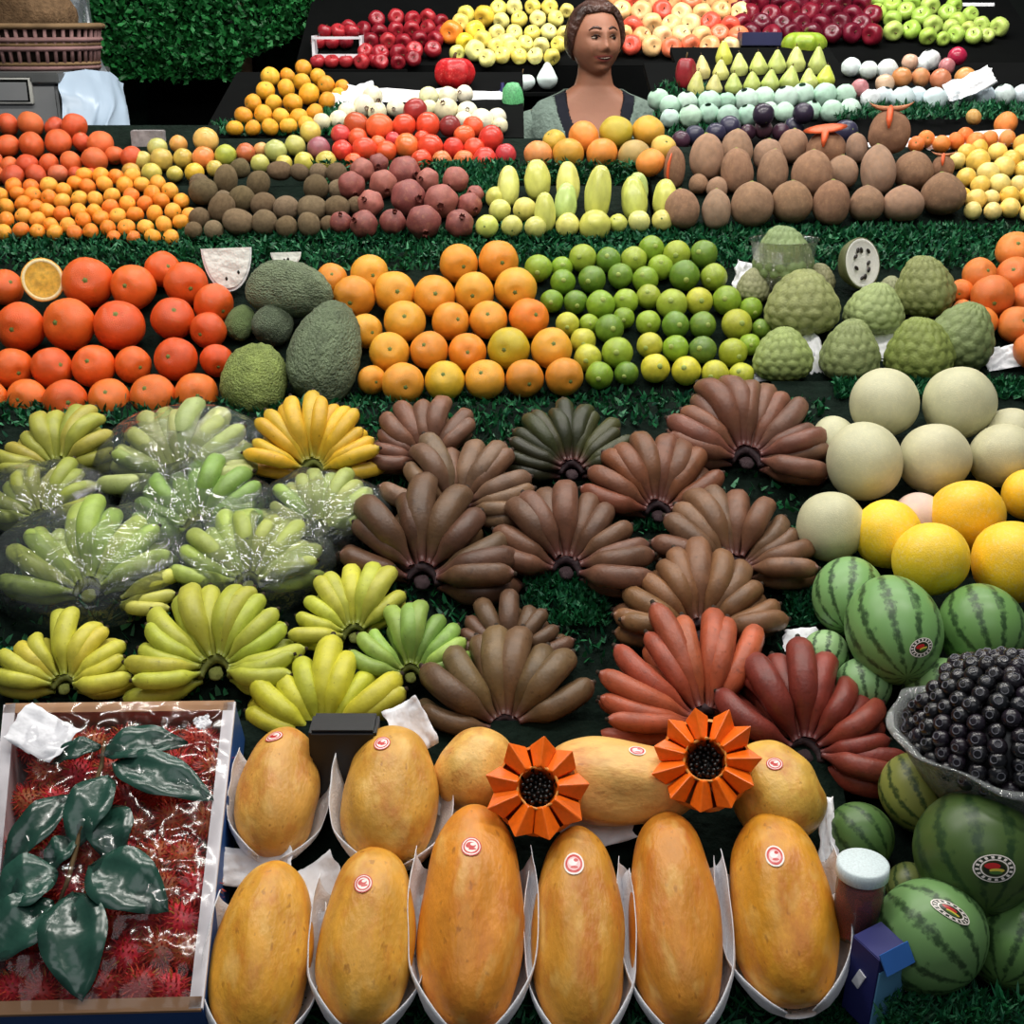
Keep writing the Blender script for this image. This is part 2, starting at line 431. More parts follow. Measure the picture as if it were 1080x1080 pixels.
def pile(kind, noun, pilename, pts, bed, mk, mat, cols, group, cat, axis='up', tilt=.5, part=None, lift=0.0, dents=None, squash=1.0, relax=True, over=None):
    """pts: (px, py, rx[, ry][, colour]) in photo pixels; every one becomes a fruit resting on the bed"""
    over = over or {}
    items = []
    for p in pts:
        rx = p[2] * 1.05; ry = p[3] * 1.05 if len(p) > 3 and p[3] else rx
        D = bed.hit(p[0], p[1])[1]
        for _ in range(4):
            r = (math.hypot(rx * .36, ry * .93) if axis in ('up', 'slope') else min(rx, ry)) * D / F
            q, D = bed.hit(p[0], p[1], r * .98 + lift)
        items.append([q, rx * D / F, ry * D / F])
    if relax:
        for it in range(30):
            for i in range(len(items)):
                for j in range(i):
                    d = items[i][0] - items[j][0]
                    want = (items[i][1] + items[i][2] + items[j][1] + items[j][2]) / 2 * .965
                    l = d.length
                    if l < want and l > 1e-6:
                        # slide mostly across the slope and out of it
                        v = d / l * (want - l) * .25
                        items[i][0] = items[i][0] + v; items[j][0] = items[j][0] - v
            for k in items:
                h = (k[0] - bed.a).dot(bed.n)
                m = (math.hypot(k[1] * .36, k[2] * .93) if axis in ('up', 'slope') else min(k[1], k[2])) * .98 + lift
                if h < m: k[0] = k[0] + bed.n * (m - h)
                elif h > m: k[0] = k[0] - bed.n * min(h - m, .002)
    labs = labels_for(pts, noun, pilename)
    res = []
    for i, (q, rx, rz) in enumerate(items):
        p = pts[i]
        me = random.choice(ME[mk])
        view = (CAM - q).normalized()
        if axis == 'up': ax = Vector((U(-tilt, tilt), U(-tilt, tilt), 1))
        elif axis == 'slope': ax = Vector((U(-tilt, tilt), .22 + U(-tilt, tilt), 1))
        elif axis == 'view': ax = view + Vector((U(-tilt, tilt), U(-tilt, tilt) * .3, U(-tilt, tilt) + .1))
        elif axis == 'any': ax = Vector((U(-1, 1), U(-1, 1), U(-1, 1)))
        elif axis == 'side': ax = Vector((1, U(-.4, .4), U(-.3, .3)))
        Q = frame(ax) @ Matrix.Rotation(U(0, 6.28), 3, 'Z')
        o = ob(kind, me, None)
        if not len(me.materials): me.materials.append(M[mat])
        o.location = q
        o.rotation_mode = 'QUATERNION'; o.rotation_quaternion = Q.to_quaternion()
        o.scale = (rx, rx, (rz if axis in ('up', 'slope') else rx) * squash)
        c = p[4] if len(p) > 4 else random.choice(cols)
        o.color = jit(c)
        tag(o, over.get(i, labs[i]), cat, group)
        if part:
            nm, pm, pmat, pz, ps = part
            if not len(ME[pm].materials): ME[pm].materials.append(M[pmat])
            c2 = ob(nm, ME[pm], None, o); c2.location = (0, 0, pz); c2.scale = (ps,) * 3
        res.append(o)
    return res
def sc(pts, s, ox, oy):
    out = []
    for p in pts:
        q = [ox + p[0] / s, oy + p[1] / s, p[2] / s]
        q.append(p[3] / s if len(p) > 3 and p[3] else None)
        if len(p) > 4: q.append(p[4])
        out.append(tuple(q))
    return out
# ================================================================ TIER C
RED_OR = [(222, 92, 30), (228, 100, 34), (216, 82, 28), (230, 112, 40)]
pts = sc([(15,180,52),(272,165,72),(405,170,65),(486,142,52),(545,162,62),(640,230,58),
 (62,298,70),(207,290,75),(358,293,73),(518,272,62),(625,308,53),
 (40,422,58),(155,422,60),(278,415,62),(400,412,53),(527,395,62),(650,398,48),
 (-30,515,58),(75,512,57),(197,522,63),(327,515,60),(460,505,65),(587,500,62)], 2.842, 0, 240)
pile('tangerine', 'tangerine', 'big red-orange pyramid', pts, Cb, 'citrus', 'citrus', RED_OR, 'big red-orange tangerines', 'tangerine', 'view', .7, ('calyx', 'calyx', 'calyx', .80, .9))
YEL_OR = [(232, 164, 50), (230, 152, 46), (236, 172, 58), (226, 144, 44)]
gy = (196, 170, 40)
pts = sc([(415,103,53),(528,95,55),(55,145,42),(160,135,52),(120,195,58),(235,185,57),(343,195,57),(460,185,55),(577,175,58),
 (150,295,47),(262,267,57),(392,267,52),(500,263,52),(615,258,55,None,(242,132,36)),
 (218,355,55),(330,350,53),(440,355,52,None,(240,140,40)),(558,345,58,None,gy),(680,345,57),
 (170,435,40),(255,445,58),(375,437,55,None,(222,176,44)),(490,433,55),(603,430,53),(717,425,53)], 2.7, 330, 240)
pile('mandarin', 'mandarin', 'yellow-orange pyramid', pts, Cb, 'citrus', 'citrus', YEL_OR, 'yellow-orange mandarins', 'mandarin', 'view', .5, ('calyx', 'calyx', 'calyx', .80, .9))
LIM = [(128, 158, 44), (142, 168, 52), (116, 148, 40), (150, 166, 56), (104, 136, 44)]
yl = (186, 184, 62); 
pts = sc([(648,115,38),(712,112,30),(712,155,35),(770,90,38),(848,92,35),(930,82,36),(795,148,38),(888,140,35),(970,138,35),
 (680,210,32),(748,212,33),(822,220,40),(925,203,35),(725,275,33,None,yl),(790,275,27),(842,285,40),(885,255,30),
 (770,325,35,None,yl),(783,370,38,None,yl),(867,357,43),(815,420,38),(893,415,33)], 2.7, 330, 240)
pts += sc([(20,130,36),(60,130,38),(157,130,38),(22,195,36),(112,190,42),(197,195,37),(4,250,34),(62,258,42),(145,265,38,None,yl),(225,262,40),(300,285,32),(10,325,34),(87,332,38),(165,332,37),(262,330,42,None,(168,172,56)),(332,342,27),
 (15,390,36,None,yl),(87,398,37),(165,402,38,None,(96,124,52)),(252,410,40,None,(160,170,50)),(298,388,30),(30,455,40,None,(206,196,60)),(118,462,40,None,(200,190,56)),(200,470,38,None,(190,186,60)),(275,475,35,None,(186,186,60))], 2.7, 680, 220)
pile('lime', 'lime', 'round lime pile', pts, Cb, 'lime', 'lime', LIM, 'round green limes', 'lime', 'view', .45, ('button', 'button', 'limecal', .97, 1.3))
TAN = [(226, 128, 54), (230, 136, 60), (222, 116, 48)]
pts = sc([(1055,120,52),(960,190,47),(1050,195,50),(905,235,32),(980,255,58),(1085,250,45),(912,285,27),(970,320,42),(1055,335,52),(1100,400,50)], 2.7, 680, 220)
pile('tangerine', 'tangerine', 'pile beside the cherimoyas', pts, Cb, 'citrus', 'citrus', TAN, 'tangerines beside the cherimoyas', 'tangerine', 'view', .6, ('calyx', 'calyx', 'calyx', .80, .9))

# big green soursops
def big(kind, px, py, rx, ry, bed, mk, mat, col, label, cat, ax_px=(0, -1), pitch=.25, lift=0, group=None, vi=0, depth=1.0, sink=1.0, upright=False):
    """a fruit on the bed; ax_px its long axis in the picture plane (x right, y down), ry half its length, rx half its width"""
    D = bed.hit(px, py)[1]
    for _ in range(4):
        q, D = bed.hit(px, py, min(rx, ry) * D / F * depth * sink + lift)
    a = Vector(ax_px).normalized()
    view = (CAM - q).normalized()
    ax = XA * a.x - (Vector((0, .12, .99)) if upright else bed.s) * a.y + view * pitch
    ax.normalize()
    s = math.sqrt(max(.2, 1 - ax.dot(view) ** 2))
    r = rx * D / F; Lh = ry * D / F
    cz = abs(ax.dot(view))
    Lw = math.sqrt(max(Lh * Lh - (r * cz) ** 2, (.6 * Lh) ** 2)) / s
    me = ME[mk][vi % len(ME[mk])]
    o = ob(kind, me, None)
    if not len(me.materials): me.materials.append(M[mat])
    o.location = q; o.rotation_mode = 'QUATERNION'
    o.rotation_quaternion = frame_zy(ax, view).to_quaternion()      # local +y looks to the viewer's side
    o.scale = (r, r * depth, Lw); o.color = jit(col, .03)
    return tag(o, label, cat, group)
SG = 'whole soursops on the fruit shelf'
S_ = lambda x, y: (x / 2.842, 240 + y / 2.842)
SOUR = [
 ((868,188), 85/2.842, 128/2.842, (1, .18), (112, 124, 96), 'big grey-green soursop lying on its side at the top of its heap'),
 ((818,288), 60/2.842, 64/2.842, (0, -1), (92, 104, 82), 'round dark grey-green soursop between the other soursops'),
 ((722,285), 44/2.842, 56/2.842, (.2, -1), (104, 122, 74), 'small half-hidden green soursop next to the red-orange tangerines'),
 ((766,455), 97/2.842, 115/2.842, (.1, -1), (126, 140, 74), 'bright olive-green soursop lowest in its heap, beside the tangerines'),
 ((975,372), 105/2.842, 158/2.842, (.04, -1), (98, 112, 84), 'largest dark green soursop standing beside the mandarins'),
]
for i, ((x, y), rx, ry, a, c, lab) in enumerate(SOUR):
    o = big('soursop', *S_(x, y), rx, ry, Cb, 'soursop', 'soursop', c, lab, 'soursop', a, .2, group=SG, vi=i, lift=.015 if i in (0,) else 0, depth=.85)
M['whiteflesh'] = plain('white_flesh', (244, 242, 234), .5, .4, noise_amt=.06, bump=.5, bscale=30)
M['seed'] = plain('dark_seed', (30, 22, 18), .3)
M['pith'] = plain('pale_pith', (238, 222, 170), .7)
M['goldpulp'] = plain('golden_pulp', (214, 166, 52), .35, noise_amt=.25, scale=6, bump=.3)
def soursop_piece(px, py, w, h, lift, label):
    D = Cb.hit(px, py)[1]
    q, D = Cb.hit(px, py, lift)
    s = D / F; W, H = w * s, h * s
    root = empty('soursop_half', q, label, 'soursop', 'cut soursop pieces')
    view = (CAM - q).normalized()
    root.rotation_mode = 'QUATERNION'; root.rotation_quaternion = frame_zy(view, Vector((0, 0, 1))).to_quaternion()
    n = 24; out = [Vector((-W, 0, 0))]
    prof = [Vector((W * math.cos(PI + PI * k / n), H * 2 * math.sin(PI + PI * k / n) * (1 if True else 1), 0)) for k in range(n + 1)]
    def slab(name, mat, k1, z1, k2, z2, k3, z3):
        vs, fs = [], []
        for kk, z in ((k1, z1), (k2, z2), (k3, z3)):
            for p in prof: vs.append(Vector((p.x * kk, p.y * kk + H, z)))
        m = len(prof)
        for j in range(2):
            for k in range(m):
                k2_ = (k + 1) % m
                fs.append((j * m + k, j * m + k2_, (j + 1) * m + k2_, (j + 1) * m + k))
        fs.append(tuple(range(m))[::-1]); fs.append(tuple(2 * m + k for k in range(m)))
        ob(name, mesh(name, vs, fs, False), mat, root)
    slab('flesh', M['whiteflesh'], .9, .006, .93, -.004, .9, -.01)
    slab('rind', M['soursop'], .98, .002, 1.0, -.012, .7, -W * .8)
    for k in range(2):
        c = ob('seed', ME['seedm'], M['seed'], root)
        c.location = (U(-.5, .5) * W, U(-.4, .6) * H, .006); c.scale = (.0025, .004, .002)
ME['seedm'] = lathe('seed', prof_fn(fn_sphere, 8), 10)
soursop_piece(683/2.842, 240+128/2.842, 75/2.842, 23, .05, 'white-fleshed soursop half above the tangerines, cut face forward')
soursop_piece(858/2.842, 240+97/2.842, 46/2.842, 8, .085, 'small white cut soursop slice lying on the big soursop')
# cut orange half with its golden pulp
def half_fruit(kind, px, py, rx, ry, bed, lift, rind_mat, rind_col, flesh, rimmat, label, cat, seeds=0, turn=(0, 0, 0), me=None):
    D = bed.hit(px, py)[1]; q, D = bed.hit(px, py, lift)
    s = D / F
    view = (CAM - q).normalized() + Vector(turn)
    root = empty(kind, q, label, cat)
    root.rotation_mode = 'QUATERNION'; root.rotation_quaternion = frame_zy(view, Vector((0, 0, 1))).to_quaternion()
    n = 12
    pr = [(1.0, 0)] + [(math.cos(PI / 2 * k / n), -math.sin(PI / 2 * k / n) * .9) for k in range(1, n)] + [(0, -.9)]
    rd = ob('rind', lathe('rind', [(.93, .012), (.985, .015)] + pr, 32, wob(.04, 2, 1)), rind_mat, root); rd.color = (*lin(rind_col), 1)
    fl = ob('flesh', lathe('flesh', [(0, -.02)] + [(x / 8 * .9, -.02 + .02 * math.sin(x)) for x in range(1, 9)] + [(.9, -.2), (0, -.2)], 32, wob(.03, 3, 2)), flesh, root)
    rm = ob('pith_rim', lathe('pith_rim', [(.82, 0), (.84, .012), (.94, .018), (.96, 0), (.9, -.1)], 32), rimmat, root)
    for c in (rd, fl, rm): c.scale = (rx * s, ry * s, (rx + ry) / 2 * s)
    for k in range(seeds):
        c = ob('seed', ME['seedm'], M['seed'], root)
        a = 2 * PI * k / seeds + U(-.3, .3); q_ = U(.25, .6)
        c.location = (rx * s * q_ * math.cos(a), ry * s * q_ * math.sin(a), .002); c.scale = (.0035, .006, .003)
        c.rotation_euler = (0, 0, U(0, 3))
    return root
half_fruit('orange_half', 45, 295, 22, 23, Cb, .07, M['citrus'], (240, 170, 60), M['goldpulp'], M['pith'], 'cut orange half showing golden pulp atop the red-orange tangerines', 'orange', turn=(.1, 0, .1))

# cherimoyas
CH = (138, 142, 90)
C_ = lambda x, y: (680 + x / 2.7, 220 + y / 2.7)
CHER = [
 (395,135,80,84,(0,-1),(126,144,98),.02,'cherimoya in a clear plastic cup at the top of its heap'),
 (450,268,100,92,(0,-1),CH,0,'broad cherimoya below the plastic-cupped one'),
 (655,285,80,72,(.1,-1),(146,158,104),0,'pale cherimoya right under the cut cherimoya'),
 (797,220,80,85,(-.1,-1),(128,134,82),.01,'brown-blushed cherimoya beside the cut cherimoya, near the tangerines'),
 (395,415,80,76,(0,-1),(140,156,92),0,'cherimoya at the front beside the limes'),
 (585,405,80,88,(0,-1),(132,142,92),0,'front cherimoya set between white paper wraps'),
 (785,400,92,90,(0,-1),(126,138,70),0,'front cherimoya right behind the two topmost pale melons'),
 (905,362,90,96,(.35,-1),(118,132,84),0,'rear cherimoya leaning beside the white paper and tangerines'),
 (310,218,45,48,(0,-1),(150,150,112),0,'half-hidden greyish cherimoya next to the limes'),
 (500,200,40,44,(0,-1),(142,140,104),0,'half-hidden cherimoya behind the broad one'),
 (700,235,38,42,(0,-1),(142,144,110),0,'half-hidden cherimoya peeping out behind the pale one'),
]
CH_O = []
for i, (x, y, rx, ry, a, c, l, lab) in enumerate(CHER):
    CH_O.append(big('cherimoya', *C_(x, y), rx / 2.7, ry / 2.7, Cb, 'cherimoya', 'cherimoya', c, lab, 'cherimoya', a, .12, lift=l, group='cherimoyas on white paper', vi=i, depth=.95, upright=True))
# the cut one: a dark half behind, white face with seeds
half_fruit('cherimoya_half', *C_(620, 155), 27, 27, Cb, .06, M['cherimoya'], (92, 96, 62), M['whiteflesh'], M['whiteflesh'], 'cut cherimoya half showing white flesh and black seeds', 'cherimoya', seeds=9, turn=(.9, 0, .15))
# plastic cup round the top one
o = CH_O[0]
cup = ob('cup', lathe('plastic_cup', [(.75, -1.0), (.98, -.6), (1.10, .1), (1.18, .55), (1.24, .57), (1.22, .53)], 36), M['film'])
cup.name = 'plastic_cup'; cup.location = o.location; cup.rotation_mode = 'QUATERNION'; cup.rotation_quaternion = o.rotation_quaternion; cup.scale = [x * 1.0 for x in o.scale]
tag(cup, 'clear plastic cup around the topmost cherimoya', 'cup')
# white paper sheets
def paper(px, py, w, h, bed, lift, label, rot=0, up=.6, kind='paper_sheet', curl=.12, mat='paper', group='white paper sheets'):
    """a crumpled sheet standing against the fruit"""
    q, D = bed.hit(px, py, lift); s = D / F
    n = 12; vs, fs = [], []
    sd = Vector((px * .01, py * .01, 0))
    for j in range(n + 1):
        for i in range(n + 1):
            x = (i / n - .5) * 2 * w * s; y = (j / n - .5) * 2 * h * s
            z = curl * s * w * ((x / (w * s)) ** 2) + noise.noise(Vector((i * .55, j * .55, 0)) + sd) * s * 5
            x += noise.noise(Vector((i * .4, j * .4, 5)) + sd) * s * 5
            vs.append(Vector((x, y, z)))
    for j in range(n):
        for i in range(n): fs.append((j * (n + 1) + i, j * (n + 1) + i + 1, (j + 1) * (n + 1) + i + 1, (j + 1) * (n + 1) + i))
    o = ob(kind, mesh(kind, vs, fs), M[mat]); o.location = q
    view = (CAM - q).normalized()
    o.rotation_mode = 'QUATERNION'
    o.rotation_quaternion = (frame_zy(bed.n * (1 - up) + view * up, bed.s).to_3x3() @ Matrix.Rotation(rot, 3, 'Z')).to_quaternion()
    md = o.modifiers.new('thick', 'SOLIDIFY'); md.thickness = .0006
    return tag(o, label, 'paper', group)
for (x, y, w, h, rot, lab) in [
 (482, 420, 30, 70, .25, 'white paper sheet between the two front cherimoyas nearest the limes'),
 (680, 380, 60, 55, -.6, 'grey-white paper sheet under the pale cherimoya'),
 (880, 440, 26, 40, .3, 'white paper corner between the two front cherimoyas by the melons'),
 (285, 200, 30, 50, -.3, 'white paper behind the half-hidden cherimoya near the limes'),
 (1020, 425, 50, 34, 0, 'white paper under the tangerine pile beside the cherimoyas'),
 (330, 480, 60, 12, 0, 'clear white paper rim under the cherimoya beside the limes')]:
    paper(*C_(x, y), w / 2.7, h / 2.7, Cb, .015, lab, rot)

# ================================================================ TIER D
TAN_S = [(246, 150, 44), (246, 164, 52), (242, 138, 40), (248, 174, 64), (240, 128, 44)]
pts = sc([(20,662,40),(110,652,42),(195,658,38),(285,662,42),(385,665,40),(470,658,40),(790,685,42),(885,690,42),(690,690,36),(590,690,36),
 (35,600,43),(120,580,42),(195,600,42),(265,628,40),(350,630,42),(430,600,42),(525,590,42),(610,580,42),(700,570,43),(800,565,43),(850,625,45),(935,610,42),(980,570,38),(560,642,42),(655,640,44),(755,638,42),
 (35,530,42),(115,515,42),(190,535,40),(255,555,42),(320,565,42),(400,555,42),(490,555,40),(570,535,42),(660,515,42),(755,515,40),(830,500,42),(895,555,42),(940,500,40),
 (0,470,40),(90,460,38),(170,470,42),(255,485,42),(330,500,42),(405,490,42),(490,490,40),(580,475,42),(680,475,40),(790,465,44),(880,450,42),
 (70,425,42),(165,430,42),(250,420,44),(340,440,40),(395,410,40),(455,425,42),(535,415,42),(650,420,44),(735,415,40),(815,410,42),
 (440,375,42),(520,370,42),(595,375,40),(680,372,42)], 4.909, 0, 110)
pile('tangerine', 'tangerine', 'small-tangerine heap', pts, Db, 'citrus', 'citrus', TAN_S, 'small tangerines in the low heap', 'tangerine', 'any', .5, ('calyx', 'calyx', 'calyx', .80, .9))
# kiwis
KI = [(126, 108, 82), (118, 98, 74), (134, 116, 92), (112, 96, 70)]
pts = sc([(310,380,58,80),(395,312,50),(500,398,57,66),(620,325,62,46),(735,335,50,42),(850,335,46),(938,338,52),(840,420,62,64),(940,430,48),
 (190,440,72,66),(165,400,50),(280,540,66,76),(415,492,64,66),(550,520,66,60),(668,532,65,62),(795,535,75,60),(935,530,64,58),(1020,530,44),
 (180,590,52),(395,615,80,62),(550,622,64),(665,640,55),(780,628,56,62),(875,632,42),(130,665,44),(245,662,48),(310,490,45)], 5.4, 180, 120)
pts = [(p[0], p[1], p[2] * 1.1, p[3] * 1.1 if p[3] else None) for p in pts]
pile('kiwi', 'kiwi', 'kiwi pile', pts, Db, 'kiwi', 'fuzzy', KI, 'brown kiwis', 'kiwi', 'up', .4)
# pomegranates
PO = [(140, 74, 68), (150, 84, 76), (128, 66, 60), (158, 92, 80)]
pts = sc([(150,520,70),(205,440,60),(315,510,70),(250,612,66),(425,450,80,64),(445,580,88),(545,490,58),(690,490,66),(630,600,85),(745,620,62),(790,565,45),
 (95,710,56),(215,720,70),(365,708,66),(525,708,86),(710,718,72),(290,405,50)], 4.909, 340, 90)
pile('pomegranate', 'pomegranate', 'dusty red pomegranate pile', pts, Db, 'pom', 'pom', PO, 'dusty red pomegranates', 'pomegranate', 'view', .9, ('crown', 'pomcrown', 'darkcal', .93, 1.0))
# long pale fruit and small round ones below them
LG = [(206, 208, 106), (192, 204, 110), (214, 212, 120), (180, 198, 116)]
pts = sc([(245,400,52,95),(360,385,62,95),(485,400,55,105),(425,525,50,95),(575,480,52,92),(680,445,62,130),(795,460,60,104),(920,470,58,92),(850,425,50,75)], 4.696, 490, 110)
pile('starfruit', 'long fruit', 'pale starfruit stand', pts, Db, 'star', 'smooth', LG, 'long pale starfruit', 'starfruit', 'slope', .12, ('stem_end', 'button', 'stem', .98, .5))
GV = [(208, 202, 112), (216, 208, 128), (196, 198, 96)]
pts = sc([(155,460,50),(175,525,52),(297,520,57),(110,605,55),(235,605,52),(350,610,52),(510,600,58,46),(645,600,75,50),(760,590,45),(865,580,52),(980,575,52)], 4.696, 490, 110)
pile('guava', 'guava', 'pale starfruit front row', pts, Db, 'guava', 'smooth', GV, 'pale guavas under the starfruit', 'guava', 'view', .6, ('calyx', 'calyx', 'stem', .92, 1))
# yellow guavas at the edge
YG = [(234, 196, 92), (240, 206, 110), (228, 186, 78), (236, 212, 130)]
pts = sc([(805,345,45),(865,340,45),(930,350,48),(1000,370,50),(1060,360,50),(770,400,42),(830,400,60),(890,440,55),(985,430,55),(1065,440,50),(790,480,48),(850,512,48),(955,505,52),(1045,515,50),(775,570,36),(835,585,52),(915,585,42),(1010,575,50),(1080,575,48),(815,648,45),(925,650,45),(1020,640,50),(1090,655,48)], 4.909, 860, 90)
pile('guava', 'guava', 'yellow guava heap', pts, Db, 'guava', 'smooth', YG, 'yellow guavas beside the mamey', 'guava', 'any', .6, ('calyx', 'calyx', 'stem', .92, 1))
# mamey
MA = [(158, 124, 98), (166, 132, 108), (150, 116, 92), (172, 140, 116)]
pts = sc([(320,370,85,110),(475,335,78,98),(640,358,75,74),(765,315,75,82),(515,450,80,105),(655,450,75,105),(830,450,100,112),(1020,455,80,80),(290,512,48),(390,520,52),
 (125,592,58,72),(220,637,85,97),(368,640,70,97),(545,617,105,107),(745,607,100,102),(960,607,92,107)], 4.909, 680, 90)
pts += sc([(310,435,85,120),(500,442,95,92),(265,612,86,86),(455,612,100,87),(660,562,108,102),(215,325,55,72)], 4.909, 860, 90)
pile('mamey', 'mamey', 'brown mamey pile', pts, Db, 'mamey', 'mamey', MA, 'rough brown mamey fruit', 'mamey', 'slope', .12, ('stem_end', 'button', 'stem', 1.02, .7))
# opened mameys: a slit or a lifted wedge of red flesh
M['redflesh'] = plain('orange_red_flesh', (226, 96, 50), .4, .5, noise_amt=.15, scale=8, bump=.1)
def wedge(parent, loc, scl, rot, skin_col):
    """a curved slice: red flesh in front, brown skin behind"""
    n = 14; vs, fs = [], []
    for k in range(n + 1):
        a = PI * (.12 + .76 * k / n); w = math.sin(PI * k / n) * .22 + .015
        c = Vector((math.cos(a), 0, -math.sin(a) * .55))
        for (dy, dz) in ((-w, 0), (0, -w * .9), (w, 0), (0, w * .5)):
            vs.append(c + Vector((0, dy, dz)))
    for k in range(n):
        for j in range(4): fs.append((k * 4 + j, k * 4 + (j + 1) % 4, (k + 1) * 4 + (j + 1) % 4, (k + 1) * 4 + j))
    fs.append((3, 2, 1, 0)); fs.append(tuple(n * 4 + j for j in range(4)))
    me = mesh('slice', vs, fs)
    me.materials.append(M['mamey'])
    o = ob('lifted_slice', me, None, parent); o.location = loc; o.scale = scl; o.rotation_euler = rot; o.color = (*lin(skin_col), 1)
    return o
def mamey_open(px, py, rx, ry, lift, label, style):
    o = big('mamey', px, py, rx, ry, Db, 'mamey', 'mamey', (156, 116, 90), label, 'mamey', (0, -1), .08, lift, 'opened mamey fruit', upright=True)
    if style == 'lid':
        sl = wedge(o, (0, .15, 1.50), (1.15, 1.3, .85), (0, 0, 0), (196, 130, 96))
        t = ob('red_tongue', tube_mesh('red_tongue', [(.02, .30, 1.10), (.04, .80, .92), (.06, 1.10, .55), (.06, 1.16, .2)], [.10, .16, .15, .05], 8), M['redflesh'], o)
    elif style == 'flap':
        t = ob('red_tongue', tube_mesh('red_tongue', [(.05, .45, 1.0), (.1, .85, .82), (.14, 1.10, .5), (.16, 1.14, .12)], [.16, .20, .15, .05], 8), M['redflesh'], o)
        t2 = ob('red_flap', lathe('red_flap', [(0, .1), (.5, .08), (.9, .0), (.55, -.06), (0, -.05)], 16), M['redflesh'], o)
        t2.location = (.1, .25, 1.12); t2.scale = (1.25, .75, 1.2); t2.rotation_euler = (-.35, .12, 0)
    else:
        t = ob('red_slit', tube_mesh('red_slit', [(.3, .85, .7), (.55, .9, .2), (.65, .85, -.3), (.5, .85, -.75)], [.05, .14, .16, .06], 8), M['redflesh'], o)
    return o
mamey_open(860 + 385/4.909, 90 + 240/4.909, 105/4.909, 112/4.909, .03, 'topmost mamey crowned with a curved slice and red flesh', 'lid')
mamey_open(680 + 940/4.909, 90 + 325/4.909, 100/4.909, 88/4.909, .02, 'mamey opened on top with a bright red-orange flap', 'flap')
mamey_open(680 + 155/4.909, 90 + 425/4.909, 55/4.909, 105/4.909, .01, 'narrow mamey slit open beside the large oranges', 'slit')
mamey_open(860 + 660/4.909, 90 + 425/4.909, 58/4.909, 62/4.909, .0, 'small opened mamey with a loose slice next to the yellow guavas', 'lid')

# ================================================================ TIER E
RT = [(214, 88, 44), (220, 98, 46), (208, 80, 42), (222, 108, 54)]
E2 = E
pts = sc([(40,105,55),(165,105,66),(285,118,50),(375,115,66),(45,215,60),(175,210,66),(315,195,66),(425,205,50),(490,200,66),
 (-5,300,50),(40,312,45),(120,310,56),(250,310,52),(370,300,56),(505,290,66),(590,278,48),(660,275,58),
 (-10,370,50),(60,372,60),(175,370,56),(310,360,50,None,(214,110,72)),(400,362,40),(465,358,36)], 4.909, 0, 110)
pile('orange', 'orange', 'deep-orange cabinet-side pyramid', pts, E, 'citrus', 'citrus', RT, 'deep-orange citrus by the grey cabinet', 'orange', 'any', .5, ('calyx', 'calyx', 'calyx', .80, .9))
MX = [(206, 178, 88), (196, 180, 84), (188, 182, 98), (214, 186, 92)]
pts = sc([(45,175,50,None,(224,160,84)),(75,255,55,None,(190,162,76)),(200,150,70,None,(222,178,98)),(195,250,62,None,(226,134,70)),(325,235,60,None,(168,176,70)),(430,220,54,None,(196,104,64)),(505,215,42,None,(214,160,96)),(590,205,62,None,(176,182,110)),(700,185,58),(795,105,60),(845,198,64,None,(160,96,104)),(25,345,45),(135,335,54,None,(226,182,60)),(250,312,46),(510,285,52),(645,285,47,None,(196,184,84)),(760,275,56,None,(206,192,86)),(885,275,60)], 5.4, 180, 120)
pts += sc([(740,290,47,None,(196,180,96)),(815,225,50,None,(190,190,110)),(835,285,58),(680,350,46,None,(200,150,66)),(785,355,50)], 4.909, 0, 110)
pile('mango', 'mango', 'mixed mango rows', pts, E, 'guava', 'smooth', MX, 'mixed small mangoes', 'mango', 'any', .6, ('stem_end', 'button', 'stem', .93, .8))
TO = [(222, 76, 46), (226, 90, 48), (212, 62, 48), (228, 104, 56)]
dk = (132, 46, 44)
pts = sc([(185,205,60,None,(186,84,44)),(295,215,65),(420,212,58,66),(545,210,60),(480,132,58,None,(150,48,44)),(655,212,52,None,dk),(735,260,50),(870,278,62,66),(780,215,50),(105,258,48,None,(206,70,66)),(105,338,52),(175,272,48),(222,332,60),(335,342,50),(445,315,60,None,(222,112,52)),(565,320,62),(672,327,52,58),(775,327,52),(950,360,52,None,(196,60,66)),(160,395,42),(515,382,50,56),(620,392,50,None,(206,120,66)),(735,387,48,56,(214,116,66)),(840,387,60),(290,300,38),(365,282,38,None,(210,70,70)),(520,270,38)], 4.909, 340, 90)
pile('tomato', 'tomato', 'red-orange tomato heap', pts, E, 'tomato', 'smooth', TO, 'red-orange tomatoes', 'tomato', 'any', .5, ('calyx', 'bigcalyx', 'calyx', .95, .6))
BO = [(238, 160, 56), (236, 148, 62), (226, 166, 60)]
pts = sc([(365,250,68,None,(236,150,84)),(515,245,75),(680,245,75),(840,255,78,None,(190,160,96)),(443,182,57,None,(206,174,58)),(590,162,75,None,(238,146,66)),(750,137,80,None,(188,172,52)),(910,132,78)], 4.696, 490, 110)
pile('orange', 'large orange', 'vendor-front rows', pts, E, 'citrus', 'citrus', BO, 'large oranges in front of the vendor', 'orange', 'any', .5, ('calyx', 'calyx', 'calyx', .80, .9))
pts = sc([(920,290,70),(985,215,60,None,(228,184,84))], 4.696, 490, 110)
pile('orange', 'large orange', 'pair beside the narrow slit mamey', pts, Db, 'citrus', 'citrus', BO, 'large oranges beside the slit mamey', 'orange', 'any', .5, ('calyx', 'calyx', 'calyx', .80, .9))
